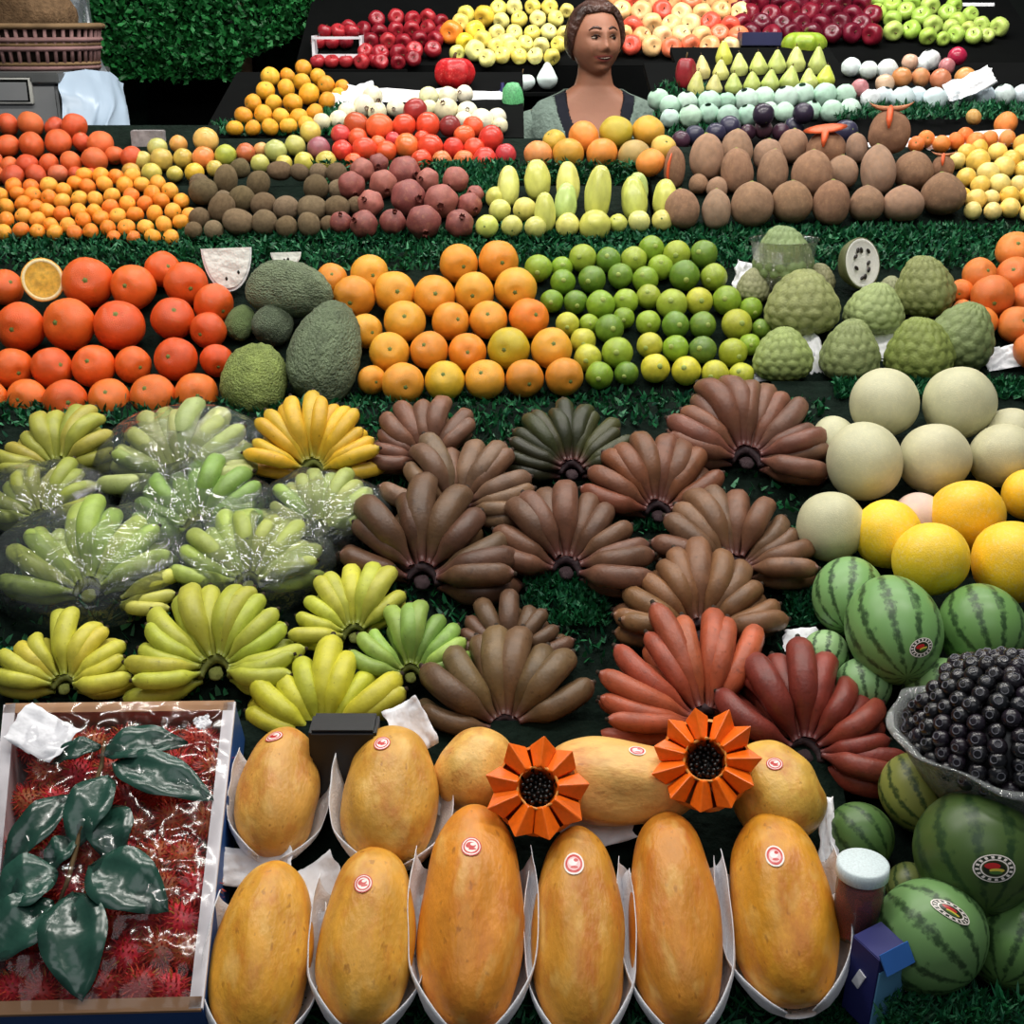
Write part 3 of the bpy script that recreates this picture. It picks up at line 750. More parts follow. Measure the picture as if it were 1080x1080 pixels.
# small orange fruit on white paper behind the yellow guavas
pts = sc([(545,300,40),(590,290,42),(660,290,44),(720,285,44),(770,282,42),(820,282,52),(905,285,45),(985,285,45,None,(226,150,80)),(1060,300,52,None,(240,180,80)),(985,200,60),(820,165,40,None,(210,160,90))], 4.909, 860, 90)
Eb = Bed((175, 3.0), (125, 3.25))
pile('orange', 'small orange', 'small-orange strip', [(p[0], p[1], p[2]) + tuple(p[3:]) for p in pts], Db, 'citrus', 'citrus', [(236, 124, 54), (238, 140, 64)], 'small oranges above the yellow guavas', 'orange', 'any', .5, ('calyx', 'calyx', 'calyx', .80, .9), lift=.0)
paper(990, 152, 75, 12, Db, .004, 'long white paper sheet behind the row of small oranges', 0, .3, curl=.0)

# ================================================================ TIER F
OF = [(240, 172, 44), (242, 182, 54), (236, 160, 40)]
pts = sc([(530,562,36),(610,562,34),(685,557,37),(765,552,37),(845,545,36),(570,508,40),(655,502,41),(735,512,38),(810,512,38),(880,492,37),
 (610,452,38),(700,452,36),(785,452,42),(935,442,38),(665,398,40),(755,388,40),(855,412,45),(985,415,30),(685,336,40),(762,332,33),(825,360,38),(930,372,38),(1000,382,32),(830,298,35),(895,335,34)], 4.154, 120, 0)
pile('orange', 'orange', 'doorway-side orange pyramid', pts, Fb, 'citrus', 'citrus', OF, 'oranges beside the dark doorway', 'orange', 'any', .5, ('calyx', 'calyx', 'calyx', .80, .9))
CR = [(232, 224, 196), (226, 218, 178), (238, 232, 208)]
pts = sc([(310,500,52),(255,552,55),(190,575,45),(620,500,50),(700,497,48),(760,492,45),(690,567,60),(800,580,52),(880,622,58),(945,612,48),(120,622,46),(60,632,45),(600,562,45),(790,625,45),(960,650,40),(330,580,48),(430,560,45),(530,545,40)], 4.909, 330, 0)
pile('cream_fruit', 'cream fruit', 'white-paper heap', pts, Fb, 'guava', 'smooth', CR, 'cream fruit on white paper', 'fruit', 'view', .8, ('calyx', 'pomcrown', 'stem', .86, 1.0))
paper(452, 104, 88, 15, Fb, .004, 'large white paper sheet under the cream fruit', 0, .35, curl=.0)
paper(375, 108, 26, 18, Fb, .01, 'folded white paper next to the orange pyramid', .5, .5)
# foam-wrapped fruit, pears and plums
net = lathe('foam_net', prof_fn(lambda t: (math.sin(t), math.cos(t)), 12)[2:-1], 24, lobes(12, .06, 1, .1))
ME['foamed'] = [lathe('foam_net', [(.28, .98)] + prof_fn(lambda t: (math.sin(t), math.cos(t)), 16)[2:], 28, lobes(14, .05, s, .12)) for s in (1, 4)]
FG = [(190, 222, 200), (204, 230, 214), (178, 212, 192)]
M['foamc'] = skin_mat('foam_net_wrap', rough=.8, spec=.2, tone=.08, bump=.4, bscale=14)
pts = sc([(70,515,52),(135,545,50),(210,530,52),(350,525,55),(420,528,45),(525,515,56),(620,507,52),(730,505,58),(830,492,56),(930,490,56),(1020,492,52),
 (130,612,46),(240,602,56),(330,592,52),(430,602,56),(530,597,52),(720,580,48),(890,575,46),(960,572,56),(1050,567,52),(650,570,40)], 4.909, 680, 0)
pile('foam_wrapped_fruit', 'wrapped fruit', 'pale green rows', pts, Fb, 'foamed', 'foamc', FG, 'pale green foam-wrapped fruit', 'fruit', 'up', .5)
FW2 = [(228, 238, 238), (216, 230, 236), (236, 240, 240)]
pts = sc([(270,362,44),(365,360,50),(590,312,50),(300,510,48),(370,505,46),(440,502,58),(520,505,48),(610,512,58),(720,502,52),(800,492,50),(880,492,50),(960,490,52),(1030,492,48),(200,350,46),(540,345,44)], 4.909, 860, 0)
pile('foam_wrapped_fruit', 'wrapped fruit', 'white foam rows', pts, Fb, 'foamed', 'foamc', FW2, 'white foam-wrapped fruit', 'fruit', 'up', .5)
pts = sc([(230,455,44,52,(186,120,124)),(360,432,46,None,(204,170,140)),(450,400,50,58,(206,136,82)),(490,325,42,None,(220,180,150)),(550,402,46,None,(206,140,90)),(640,410,52,60,(196,122,84)),(680,345,42,None,(190,120,120)),(780,402,52,None,(212,150,84)),(845,412,36,None,(206,160,110)),(735,292,46,None,(170,32,66))], 4.909, 860, 0)
pile('peach', 'peach', 'foam-nested peach heap', pts, Fb, 'guava', 'smooth', [(206, 136, 82)], 'peaches among white foam', 'peach', 'any', .5, ('stem_end', 'button', 'stem', .93, .8), lift=.02)
PE = [(190, 200, 112), (200, 206, 122), (184, 196, 108)]
pts = sc([(265,452,42,60,(206,204,122)),(360,452,42,48,(206,200,130)),(460,447,44,50),(555,437,44,48),(650,432,48,50),(750,422,50,56),(850,425,46,50),(935,412,48,52,(196,210,80)),
 (300,367,40,56,(208,198,130)),(392,377,42,50,(206,204,120)),(490,352,44,54),(590,347,46,54),(690,337,46,56),(790,327,48,60),(880,332,46,64),(410,292,42,58,(206,210,90))], 4.909, 680, 0)
Pb = Bed((96, 3.62), (55, 3.92))
pile('pear', 'pear', 'green pear pyramid', pts, Pb, 'pear', 'smooth', PE, 'green pears', 'pear', 'up', .12, ('stem', 'stem', 'stem', 1.15, 1.0))
SHELF['P'] = shelf(Pb, 715, 890, 100, 50, 'small raised shelf under the green pear pyramid', down=.03, matname='black')
PL = [(58, 44, 66), (70, 44, 58), (52, 50, 72), (80, 52, 62)]
pts = sc([(180,285,46),(255,262,50),(365,252,52),(445,217,56),(600,232,46),(560,240,40),(770,217,50),(690,240,44),(330,290,40),(1040,242,60),(120,300,40)], 4.909, 680, 90)
pile('plum', 'plum', 'dark plum rows', pts, Fb, 'plum', 'smooth', PL, 'dark purple plums', 'plum', 'any', .5, ('stem_end', 'button', 'stem', .97, .6), lift=.01)
pts = sc([(615,150,54),(820,145,52)], 4.909, 680, 90)
pile('plum', 'big plum', 'raised plum pair', pts, Fb, 'plum', 'smooth', [(50, 40, 58)], 'raised dark plums', 'plum', 'any', .5, ('stem_end', 'button', 'stem', .97, .6), lift=.05, relax=False)

# ================================================================ TIER G (apples)
AR = [(142, 28, 40), (154, 34, 44), (128, 24, 36), (168, 44, 50)]
pts = sc([(255,320,40),(350,320,40),(520,305,40),(440,320,38),(330,100,42),(430,90,42),(520,100,42),(600,92,42),(655,110,38),(190,145,40),(270,155,42),(350,160,42),(430,155,42),(510,150,42),(590,150,42),(655,165,40),(300,212,42),(390,212,42),(470,217,42),(560,202,42),(625,205,42),(280,268,40),(350,277,44),(440,277,46),(520,262,44),(620,257,44)], 4.909, 330, 0)
stemp = ('stem', 'stem', 'stem', .5, 1.2)
pile('apple', 'red apple', 'ivy-side apple heap', pts, G, 'apple', 'smooth', AR, 'dark red apples near the ivy', 'apple', 'view', .8, stemp)
YA = [(238, 222, 120), (240, 230, 142), (232, 214, 100)]
pts = sc([(40,318,46),(130,318,46),(230,320,46),(330,322,46),(10,252,46),(80,252,46),(170,255,46),(270,258,46),(375,255,46),(20,188,46),(120,188,46),(230,190,46),(320,185,46),(395,190,44),(45,118,46),(150,112,46),(255,108,46),(355,108,46),(30,48,46),(120,40,46),(230,40,46),(320,42,46),(420,60,40)], 5.4, 520, 0)
pts += sc([(760,275,40,None,(226,220,120)),(842,268,52),(910,215,48),(780,215,46,None,(238,214,60)),(845,168,52,None,(238,204,70)),(720,170,58,None,(232,130,46)),(885,82,52,None,(232,190,70)),(800,80,46),(765,115,44,None,(240,210,110)),(930,290,44),(1010,235,46)], 4.909, 330, 0)
pile('apple', 'yellow apple', 'yellow apple heap', pts, G, 'apple', 'smooth', YA, 'yellow apples', 'apple', 'view', .8, stemp)
PA = [(236, 190, 130), (234, 170, 112), (228, 120, 82), (238, 206, 150), (222, 86, 66)]
pts = []
for j, y in enumerate((49, 38, 26, 13, 1)):
    for k in range(7): pts.append((648 + 20 * k + (10 if j % 2 else 0) + U(-2, 2), y + U(-1.5, 1.5), 10.5 + U(-.6, .6)))
pile('apple', 'apple', 'blushed apple heap', pts, G, 'apple', 'apple2', PA, 'yellow and red blushed apples', 'apple', 'view', .9, stemp)
DR = [(104, 18, 38), (120, 22, 40), (92, 16, 34)]
pts = []
for j, y in enumerate((37, 27, 16, 4)):
    for k in range(7): pts.append((792 + 21 * k - (10 if j % 2 else 0) + U(-2, 2), y + U(-1.5, 1.5) - 1, 10.5 + U(-.6, .6)))
pile('apple', 'maroon apple', 'maroon apple heap', pts, G, 'apple', 'smooth', DR, 'shiny maroon apples', 'apple', 'view', .8, stemp)
GA = [(178, 206, 92), (168, 200, 84), (190, 210, 106)]
pts = sc([(320,65,46),(400,100,46),(455,50,46),(545,85,50),(440,160,50),(510,165,48),(610,125,48),(590,30,50),(710,40,46),(700,140,42),(760,120,45),(800,135,38),(850,135,42),(920,135,48),(690,68,46),(800,78,42),(610,180,44),(690,182,44),(800,182,44),(400,25,46),(500,12,46),(360,10,42),(655,190,36),(870,185,36)], 4.909, 860, 0)
pile('apple', 'green apple', 'green apple heap', pts, G, 'apple', 'smooth', GA, 'green apples', 'apple', 'view', .8, stemp)
# ================================================================ bananas
def finger(name, bow, fat=.135, seed=0):
    vs, fs, neck = [], [], []
    n, seg = 18, 12
    for i in range(n + 1):
        t = i / n
        c = Vector((0, t, bow * (math.sin(PI * min(1, t * .97)) - .15 * t)))
        if t < .14: r = fat * (.24 + .22 * (t / .14) ** 1.6)
        elif t < .34: r = fat * (.46 + .52 * math.sin((t - .14) / .20 * PI / 2))
        elif t < .78: r = fat * (.98 + .04 * math.sin((t - .34) / .44 * PI))
        else: r = fat * max(.2, (1 - ((t - .78) / .225) ** 2.4) ** .62) * .98
        for k in range(seg):
            a = 2 * PI * k / seg
            q = r * (1 + .05 * math.cos(5 * a + seed))
            vs.append(c + Vector((q * math.cos(a), 0, q * math.sin(a))))
            neck.append(max(0, 1 - t / .16) * .85 + (max(0, (t - .93) / .07) * .5))
    for i in range(n):
        for k in range(seg):
            k2 = (k + 1) % seg
            fs.append((i * seg + k, i * seg + k2, (i + 1) * seg + k2, (i + 1) * seg + k))
    fs.append(tuple(range(seg))); fs.append(tuple(n * seg + k for k in reversed(range(seg))))
    for f in range(len(fs)): fs[f] = tuple(reversed(fs[f]))
    me = mesh(name, vs, fs)
    at = me.attributes.new('neck', 'FLOAT', 'POINT'); at.data.foreach_set('value', neck)
    return me, Vector((0, 1, bow * (math.sin(PI * .97) - .15)))
FING = {}
for mt in ('banana', 'redbanana'):
    FING[mt] = []
    for i, bw in enumerate((.12, .18, .24)):
        me, tp = finger('banana', bw, .132 if mt == 'banana' else .138, i)
        me.materials.append(M[mt]); FING[mt].append((me, tp))
TIPM = lathe('tip', [(0, .03), (.024, .028), (.03, .0), (.04, -.03), (0, -.04)], 8); TIPM.materials.append(M['tip'])
CROWNM = lathe('crown', prof_fn(lambda t: (math.sin(t), .6 * math.cos(t)), 10), 16, wob(.25, 2, 3))
def bunch(px, py, Rp, a0, a1, n, col, label, mat='banana', wrapped=False, lift=.02, col2=None, rise=.16, kind='banana_bunch', group='banana hands', under=True, over_col=None):
    q, D = B.hit(px, py, lift)
    L = Rp * 1.17 * D / F
    root = empty(kind, q, label, 'bananas', group)
    ap = []
    for i in range(15):
        f_ = R(a0 + (a1 - a0) * i / 14)
        ap.append((XA * math.sin(f_) + B.s * math.cos(f_) * 1.1) * L * .15 + B.n * L * (.07 - .05 * abs(math.sin(f_))))
    ap_ = tube_mesh('crown', ap, [L * (.035 + .02 * math.sin(PI * i / 14)) for i in range(15)], 10)
    cm_ = M['crown'] if mat == 'banana' else M['darkcrown']
    ob('crown', ap_, cm_, root)
    if under:
        c = ob('cut_stalk', CROWNM.copy(), cm_, root)
        c.location = B.n * (L * .02); c.scale = (L * .075, L * .08, L * .07)
        c.rotation_mode = 'QUATERNION'; c.rotation_quaternion = frame_zy(B.n, B.s).to_quaternion()
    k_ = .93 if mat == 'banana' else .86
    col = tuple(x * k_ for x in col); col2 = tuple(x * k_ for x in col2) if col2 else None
    def put(phi, ln, rs, off, var):
        d = (XA * math.sin(phi) + B.s * (math.cos(phi) / .86))
        ll = L * (ln - .13) * d.length
        d = (d.normalized() + B.n * rs).normalized()
        me, tp = FING[mat][var]
        o = ob('banana', me, None, root)
        o.location = (XA * math.sin(phi) + B.s * math.cos(phi) * 1.1) * L * .14 + B.n * off
        rt = frame_zy(B.n + B.s * U(-.15, .15) + XA * U(-.2, .2), d)
        w_ = (B.s * -1); w_ = (w_ - d * w_.dot(d))
        zz = B.n * .9 + w_ * (1.15 * abs(math.sin(phi)) ** 1.5)
        rt = frame_zy((zz - d * zz.dot(d)).normalized(), d)
        o.rotation_mode = 'QUATERNION'
        o.rotation_quaternion = (rt @ Matrix.Rotation(U(-.3, .3), 3, 'Y')).to_quaternion()
        s = ll * .93
        wd = min(s, L * .95) * wk
        o.scale = (wd, s, wd)
        cc = mixc(col, col2, U(0, 1)) if col2 else col
        o.color = jit(cc, .10)
        t = ob('tip', TIPM, None, o); t.location = tp; t.rotation_euler = (-PI / 2 - .3, 0, 0)
    wk = min(1.08, max(.82, 1.5 * (a1 - a0) / 180 / n * 9.2)) if n > 5 else 1.0
    n2 = max(3, int(n * .75))
    if under:
        for i in range(n2):
            phi = R(a0 - 5 + (a1 - a0 + 10) * (i + .5) / n2) + U(-.05, .05)
            put(phi, U(.86, .98), rise * .15, -.006, random.randrange(3))
    for i in range(n):
        phi = R(a0 + (a1 - a0) * i / (n - 1)) + U(-.09, .09)
        put(phi, U(.90, 1.10) * (1 - .10 * abs(math.sin(phi))), rise + U(-.10, .12), L * U(.06, .14), random.randrange(3))
    if wrapped:
        nu, nv = 36, 14; vs, fs = [], []
        sd = Vector((px * .1, py * .1, 0))
        mid = (R(a0) + R(a1)) / 2
        cc = XA * math.sin(mid) * L * .3 + B.s * math.cos(mid) * L * .36
        for j in range(nv + 1):
            for i in range(nu):
                a = 2 * PI * i / nu; t = j / nv
                rr = math.sin(t * PI / 2) ** .75
                p = cc + XA * math.cos(a) * L * 1.02 * rr + B.s * math.sin(a) * L * .78 * rr + B.n * (L * (.46 * math.cos(t * PI / 2) ** .7 - .02) + .002)
                w = noise.noise(p * 24 + sd) * .006 + noise.noise(Vector((math.cos(a) * 7, math.sin(a) * 7, t * 1.2)) + sd) * .007 * t
                vs.append(p + B.n * w + (XA * math.cos(a) + B.s * math.sin(a)) * w)
        for j in range(nv):
            for i in range(nu):
                i2 = (i + 1) % nu
                fs.append((j * nu + i, (j + 1) * nu + i, (j + 1) * nu + i2, j * nu + i2))
        ob('plastic_wrap', mesh('plastic_wrap', vs, fs), M['film'], root)
    return root
GY = (178, 172, 74); LY = (186, 184, 66); PG = (146, 158, 86); YY = (226, 180, 56); GR = (126, 164, 74); GY2 = (152, 162, 68)
bunch(61, 497, 64, -98, 78, 11, GY2, 'unwrapped green-yellow banana hand at the top corner below the tangerines', col2=GY)
bunch(190, 508, 78, -100, 98, 14, PG, 'pale green banana hand wrapped in clear film, between the two topmost unwrapped hands', wrapped=True, col2=(190, 200, 130))
bunch(330, 500, 72, -88, 84, 14, YY, 'bright yellow speckled banana hand below the soursops', col2=(228, 178, 44), rise=.35, lift=.035)
bunch(44, 552, 62, -85, 75, 10, GY2, 'film-wrapped yellow-green banana hand at the picture edge, second from the top', wrapped=True)
bunch(208, 560, 70, -108, 88, 13, (138, 172, 84), 'film-wrapped green banana hand in the middle of the wrapped ones', wrapped=True)
bunch(337, 563, 64, -82, 80, 12, (164, 184, 98), 'film-wrapped green banana hand right below the bright yellow hand', wrapped=True, col2=(180, 190, 110))
bunch(94, 630, 92, -84, 62, 12, (158, 182, 84), 'largest film-wrapped green banana hand near the picture edge', wrapped=True, col2=(176, 190, 96))
bunch(118, 642, 72, 66, 98, 3, (214, 206, 100), 'few loose yellowish bananas sticking out beside the largest wrapped hand', under=False)
bunch(262, 620, 78, -86, 86, 13, (172, 188, 92), 'film-wrapped yellow-green banana hand above the lime-yellow round hand', wrapped=True)
bunch(68, 728, 72, -88, 88, 11, (224, 208, 74), 'yellow banana hand directly above the rambutan box corner', col2=(206, 204, 76))
bunch(228, 712, 90, -108, 104, 16, LY, 'largest lime-yellow banana hand fanned full round above the rambutan box', col2=(190, 200, 72), lift=.03)
bunch(374, 674, 70, -98, 52, 9, (212, 208, 76), 'lime-yellow banana hand behind the bright green hand', col2=(196, 202, 78))
bunch(433, 716, 68, -76, 80, 10, GR, 'bright green banana hand touching the brown bananas', col2=(168, 196, 92), lift=.035)
bunch(340, 786, 92, -68, 66, 9, (216, 208, 62), 'lime-yellow banana hand just behind the two rear papayas', col2=(198, 198, 60))
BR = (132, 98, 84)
rb = dict(mat='redbanana', group='red-brown banana hands', kind='red_banana_bunch')  # red-brown peel, darkened in colour for the shade over the middle hands
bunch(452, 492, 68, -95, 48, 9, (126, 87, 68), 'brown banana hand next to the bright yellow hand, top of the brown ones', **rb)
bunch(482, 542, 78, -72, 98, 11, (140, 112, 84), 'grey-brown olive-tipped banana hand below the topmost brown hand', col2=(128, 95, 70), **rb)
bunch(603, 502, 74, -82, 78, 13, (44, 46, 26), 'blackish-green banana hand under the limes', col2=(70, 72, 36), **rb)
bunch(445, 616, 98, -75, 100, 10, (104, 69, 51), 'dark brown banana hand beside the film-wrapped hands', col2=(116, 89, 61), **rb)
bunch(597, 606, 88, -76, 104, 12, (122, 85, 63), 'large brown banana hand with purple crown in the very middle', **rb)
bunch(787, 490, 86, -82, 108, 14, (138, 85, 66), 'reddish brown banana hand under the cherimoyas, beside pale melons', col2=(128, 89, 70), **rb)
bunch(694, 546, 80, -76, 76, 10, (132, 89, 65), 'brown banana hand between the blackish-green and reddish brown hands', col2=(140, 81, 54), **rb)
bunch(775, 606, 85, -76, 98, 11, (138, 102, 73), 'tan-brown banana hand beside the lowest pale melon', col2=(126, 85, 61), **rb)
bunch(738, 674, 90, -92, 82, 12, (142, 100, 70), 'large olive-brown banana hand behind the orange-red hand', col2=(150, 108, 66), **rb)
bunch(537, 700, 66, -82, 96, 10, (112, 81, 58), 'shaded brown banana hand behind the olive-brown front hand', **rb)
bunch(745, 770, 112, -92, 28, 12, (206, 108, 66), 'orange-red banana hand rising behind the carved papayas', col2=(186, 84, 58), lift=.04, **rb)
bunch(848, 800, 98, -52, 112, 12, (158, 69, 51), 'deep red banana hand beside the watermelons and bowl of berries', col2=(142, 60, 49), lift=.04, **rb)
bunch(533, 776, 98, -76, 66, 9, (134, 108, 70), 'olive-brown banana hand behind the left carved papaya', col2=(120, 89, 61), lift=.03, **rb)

# ================================================================ decals (stickers on rinds)
def decal(parent, px, py, rx, ry, mat, rot=0, name='sticker'):
    mw = Matrix.LocRotScale(parent.location, parent.rotation_quaternion, parent.scale)
    bv = BVHTree.FromPolygons([mw @ v.co for v in parent.data.vertices], [tuple(p.vertices) for p in parent.data.polygons])
    inv = mw.inverted(); vs, fs, us, ws = [], [], [], []
    nr, ns = 6, 28
    h0 = bv.ray_cast(CAM, ray(px, py).normalized())
    if h0[0] is None: return None
    c, nn = h0[0], h0[1]
    # a round sticker in the tangent plane, pressed on the rind
    D = (c - CAM).dot(FW); s = D / F
    tx = (XA - nn * XA.dot(nn)).normalized(); ty = nn.cross(tx)
    cr, sr = math.cos(rot), math.sin(rot)
    for j in range(nr + 1):
        for k in range(ns):
            q = j / nr; a = 2 * PI * k / ns
            u, w = q * math.cos(a), q * math.sin(a)
            X, Y = u * rx * s, w * ry * s
            p = c + tx * (X * cr - Y * sr) + ty * (X * sr + Y * cr)
            l, n2, _, _ = bv.find_nearest(p)
            vs.append(inv @ (l + n2 * .0012)); us.append(u); ws.append(w)
    for j in range(nr):
        for k in range(ns):
            k2 = (k + 1) % ns
            fs.append((j * ns + k, (j + 1) * ns + k, (j + 1) * ns + k2, j * ns + k2))
    me = mesh(name, vs, fs)
    for nm, d in (('du', us), ('dv', ws)):
        at = me.attributes.new(nm, 'FLOAT', 'POINT'); at.data.foreach_set('value', d)
    return ob(name, me, M[mat], parent)
def sticker_mat(name, rings, dash=0, emblem=None):
    """rings: (outer radius, colour) from the centre out; dash: lettering-like dashes on the outer ring"""
    m, t, b, N, L = nt(name)
    u = N('ShaderNodeAttribute'); u.attribute_name = 'du'; v = N('ShaderNodeAttribute'); v.attribute_name = 'dv'
    def mth(op, a, b_=None):
        n = N('ShaderNodeMath'); n.operation = op
        for i, x in enumerate((a, b_)):
            if x is None: continue
            if isinstance(x, (int, float)): n.inputs[i].default_value = x
            else: L(x, n.inputs[i])
        return n.outputs[0]
    uu, vv = u.outputs['Fac'], v.outputs['Fac']
    rad = mth('SQRT', mth('ADD', mth('MULTIPLY', uu, uu), mth('MULTIPLY', vv, vv)))
    def mix(f, a, bcol):
        n = N('ShaderNodeMix'); n.data_type = 'RGBA'; L(f, n.inputs['Factor'])
        if isinstance(a, tuple): n.inputs['A'].default_value = (*lin(a), 1)
        else: L(a, n.inputs['A'])
        if isinstance(bcol, tuple): n.inputs['B'].default_value = (*lin(bcol), 1)
        else: L(bcol, n.inputs['B'])
        return n.outputs['Result']
    col = rings[0][1]
    for i in range(1, len(rings)): col = mix(mth('GREATER_THAN', rad, rings[i - 1][0]), col, rings[i][1])
    if dash:
        ang = mth('ARCTAN2', vv, uu)
        d = mth('GREATER_THAN', mth('SINE', mth('MULTIPLY', ang, dash)), 0.1)
        f = mth('MULTIPLY', mth('MULTIPLY', d, mth('GREATER_THAN', rad, .70)), mth('LESS_THAN', rad, .88))
        col = mix(f, col, emblem['dash'])
    if emblem:
        for (cx, cy, ex, ey, c) in emblem['blobs']:
            a1 = mth('DIVIDE', mth('SUBTRACT', uu, cx), ex); a2 = mth('DIVIDE', mth('SUBTRACT', vv, cy), ey)
            f = mth('LESS_THAN', mth('ADD', mth('MULTIPLY', a1, a1), mth('MULTIPLY', a2, a2)), 1)
            col = mix(f, col, c)
    if isinstance(col, tuple): b.inputs['Base Color'].default_value = (*lin(col), 1)
    else: L(col, b.inputs['Base Color'])
    setv(b, .3, .5)
    return m
RD = (204, 44, 40); WH = (244, 234, 226); BK = (26, 26, 24)
M['pst'] = sticker_mat('papaya_sticker', [(.62, WH), (.78, RD), (.88, WH), (1, RD)], 0, dict(dash=RD, blobs=[(-.05, .12, .48, .34, RD), (.16, .22, .26, .16, WH), (.1, -.28, .36, .12, RD)]))
M['pst2'] = sticker_mat('pale_papaya_sticker', [(.62, (240, 190, 190)), (.84, RD), (1, WH)], 0, dict(dash=RD, blobs=[(-.06, .12, .42, .32, (250, 232, 230)), (.22, .30, .22, .16, RD), (.04, -.34, .36, .12, RD)]))
M['wst'] = sticker_mat('watermelon_sticker', [(.58, (58, 66, 32)), (.66, WH), (.92, (40, 50, 34)), (1, WH)], 16, dict(dash=WH, blobs=[(0, 0, .5, .5, (34, 40, 22)), (-.1, .18, .36, .22, (190, 40, 40)), (.1, -.12, .34, .14, (210, 190, 70)), (.05, -.28, .3, .12, (70, 110, 50))]))
M['wst2'] = sticker_mat('red_rimmed_watermelon_sticker', [(.58, (40, 90, 50)), (.66, WH), (.9, (214, 220, 200)), (1, (170, 40, 44))], 14, dict(dash=(40, 60, 40), blobs=[(0, 0, .5, .5, WH), (-.05, .1, .36, .2, (40, 100, 60)), (.1, -.15, .3, .14, (30, 60, 34)), (.1, .22, .3, .1, (180, 40, 44))]))

# ================================================================ papayas
PC = (240, 168, 52)
def paper_wrap(o, label, open_=62, top=.5, flare=.14):
    """white paper cradling the underside of a papaya"""
    vs, fs = [], []
    nu, nv = 30, 20; sd = Vector(o.location) * 9
    for j in range(nv + 1):
        z = -1.07 + (top + 1.07) * j / nv
        rz = math.sqrt(max(0, 1 - min(1, abs(z + .02) / 1.07) ** 2.6)) * 1.04 + .04
        for i in range(nu + 1):
            t = i / nu
            o_ = R(open_) * (1 - .35 * max(0, (-z - .55)) / .5)
            ps = o_ + (2 * PI - 2 * o_) * t
            e = abs(t - .5) * 2
            k = rz * (1.05 + flare * max(0, e - .72) / .28 + .045 * noise.noise(Vector((t * 9, z * 3, 0)) + sd))
            edge = .07 * noise.noise(Vector((t * 5, 3, 1)) + sd) + (.05 * (e ** 3) if j == nv else 0)
            vs.append(Vector((math.sin(ps) * k, math.cos(ps) * k, z + edge * (j / nv) ** 2)))
    for j in range(nv):
        for i in range(nu):
            fs.append((j * (nu + 1) + i, j * (nu + 1) + i + 1, (j + 1) * (nu + 1) + i + 1, (j + 1) * (nu + 1) + i))
    w = ob('paper_wrap', mesh('paper_wrap', vs, fs), M['paper'])
    w.location = o.location; w.rotation_mode = 'QUATERNION'; w.rotation_quaternion = o.rotation_quaternion; w.scale = o.scale
    md = w.modifiers.new('thick', 'SOLIDIFY'); md.thickness = .012
    return tag(w, label, 'paper', 'papaya paper wraps')
def PQ(*a, **k): return big(*a, **k)
PAP = [ # px, py, rx, ry, axis, lift, colour, label, sticker, paper label
 (279, 1003, 51, 92, (.03,-1), .0, (240,176,62), 'papaya nearest the rambutan box in the front row, without a sticker', None, 'white paper around the front papaya nearest the rambutan box'),
 (389, 986, 51, 90, (.02,-1), .0, (240,176,70), 'second papaya from the rambutan box in the front row', (383, 932, 10, 11, 'pst', .2), 'white paper around the second front papaya from the rambutan box'),
 (499, 963, 56, 112, (.0,-1), .0, (238,156,52), 'longest papaya in the front row, below the smaller carved papaya', (497, 893, 11, 12, 'pst', 0), 'white paper around the longest front papaya'),
 (611, 980, 48, 106, (.02,-1), .0, (230,164,62), 'slim front papaya with a pale pink sticker', (605, 911, 11, 13, 'pst2', 0), 'white paper around the slim front papaya'),
 (712, 966, 49, 108, (.0,-1), .0, (234,158,56), 'front papaya without a sticker, below the bigger carved papaya', None, 'white paper around the stickerless papaya below the carved one'),
 (825, 957, 56, 98, (-.02,-1), .0, (236,168,50), 'front papaya nearest the watermelons', (817, 903, 10, 13, 'pst2', 0), 'white paper around the front papaya nearest the watermelons'),
 (295, 834, 42, 67, (.02,-1), .0, (236,176,88), 'rear papaya beside the rambutan box, its stem end facing down', (289, 777, 10, 8, 'pst', 0), 'white paper around the rear papaya beside the rambutan box'),
 (413, 838, 51, 72, (-.03,-1), .0, (238,178,80), 'rear papaya with a paper tip standing up behind it', (403, 784, 9, 10, 'pst', .3), 'white paper around the rear papaya, its tip standing up'),
]
for i, (x, y, rx, ry, a, l, c, lab, st, plab) in enumerate(PAP):
    c = (c[0] * .91, c[1] * .89, c[2] * .78)
    o = PQ('papaya', x, y, rx, ry, A, 'papaya', 'papaya', c, lab, 'papaya', a, .12, lift=l + .006, group='whole papayas', vi=i, depth=.88)
    if st: decal(o, *st)
    s_ = ob('stem_end', ME['button'], None, o); s_.location = (0, 0, 1.0 if i != 6 else -.98); s_.scale = (.9, .9, .25)
    if not len(ME['button'].materials): ME['button'].materials.append(M['stem'])
    paper_wrap(o, plab, open_=68 if i < 6 else 78)
o = PQ('papaya', 503, 812, 42, 44, A, 'papaya', 'papaya', (232,184,96), 'half-hidden papaya behind the smaller carved papaya', 'papaya', (.3, -1), .1, lift=.0, group='whole papayas', vi=1)
o = PQ('papaya', 652, 826, 46, 84, A, 'papaya', 'papaya', (236,186,104), 'papaya lying sideways between the two carved papayas', 'papaya', (1, .06), .05, lift=.01, group='whole papayas', vi=2)
decal(o, 672, 792, 9, 7, 'pst2')
o = PQ('papaya', 818, 834, 46, 54, A, 'papaya', 'papaya', (226,176,76), 'rear papaya behind the one nearest the watermelons', 'papaya', (-.4, -1), .1, lift=.008, group='whole papayas', vi=0)
decal(o, 817, 806, 9, 8, 'pst')
paper(628, 870, 38, 24, A, .03, 'crumpled white paper below the sideways papaya', .2, .6, curl=.3)
paper(272, 915, 36, 20, A, .03, 'crumpled white paper between the two papayas beside the rambutan box', .1, .5, curl=.5)
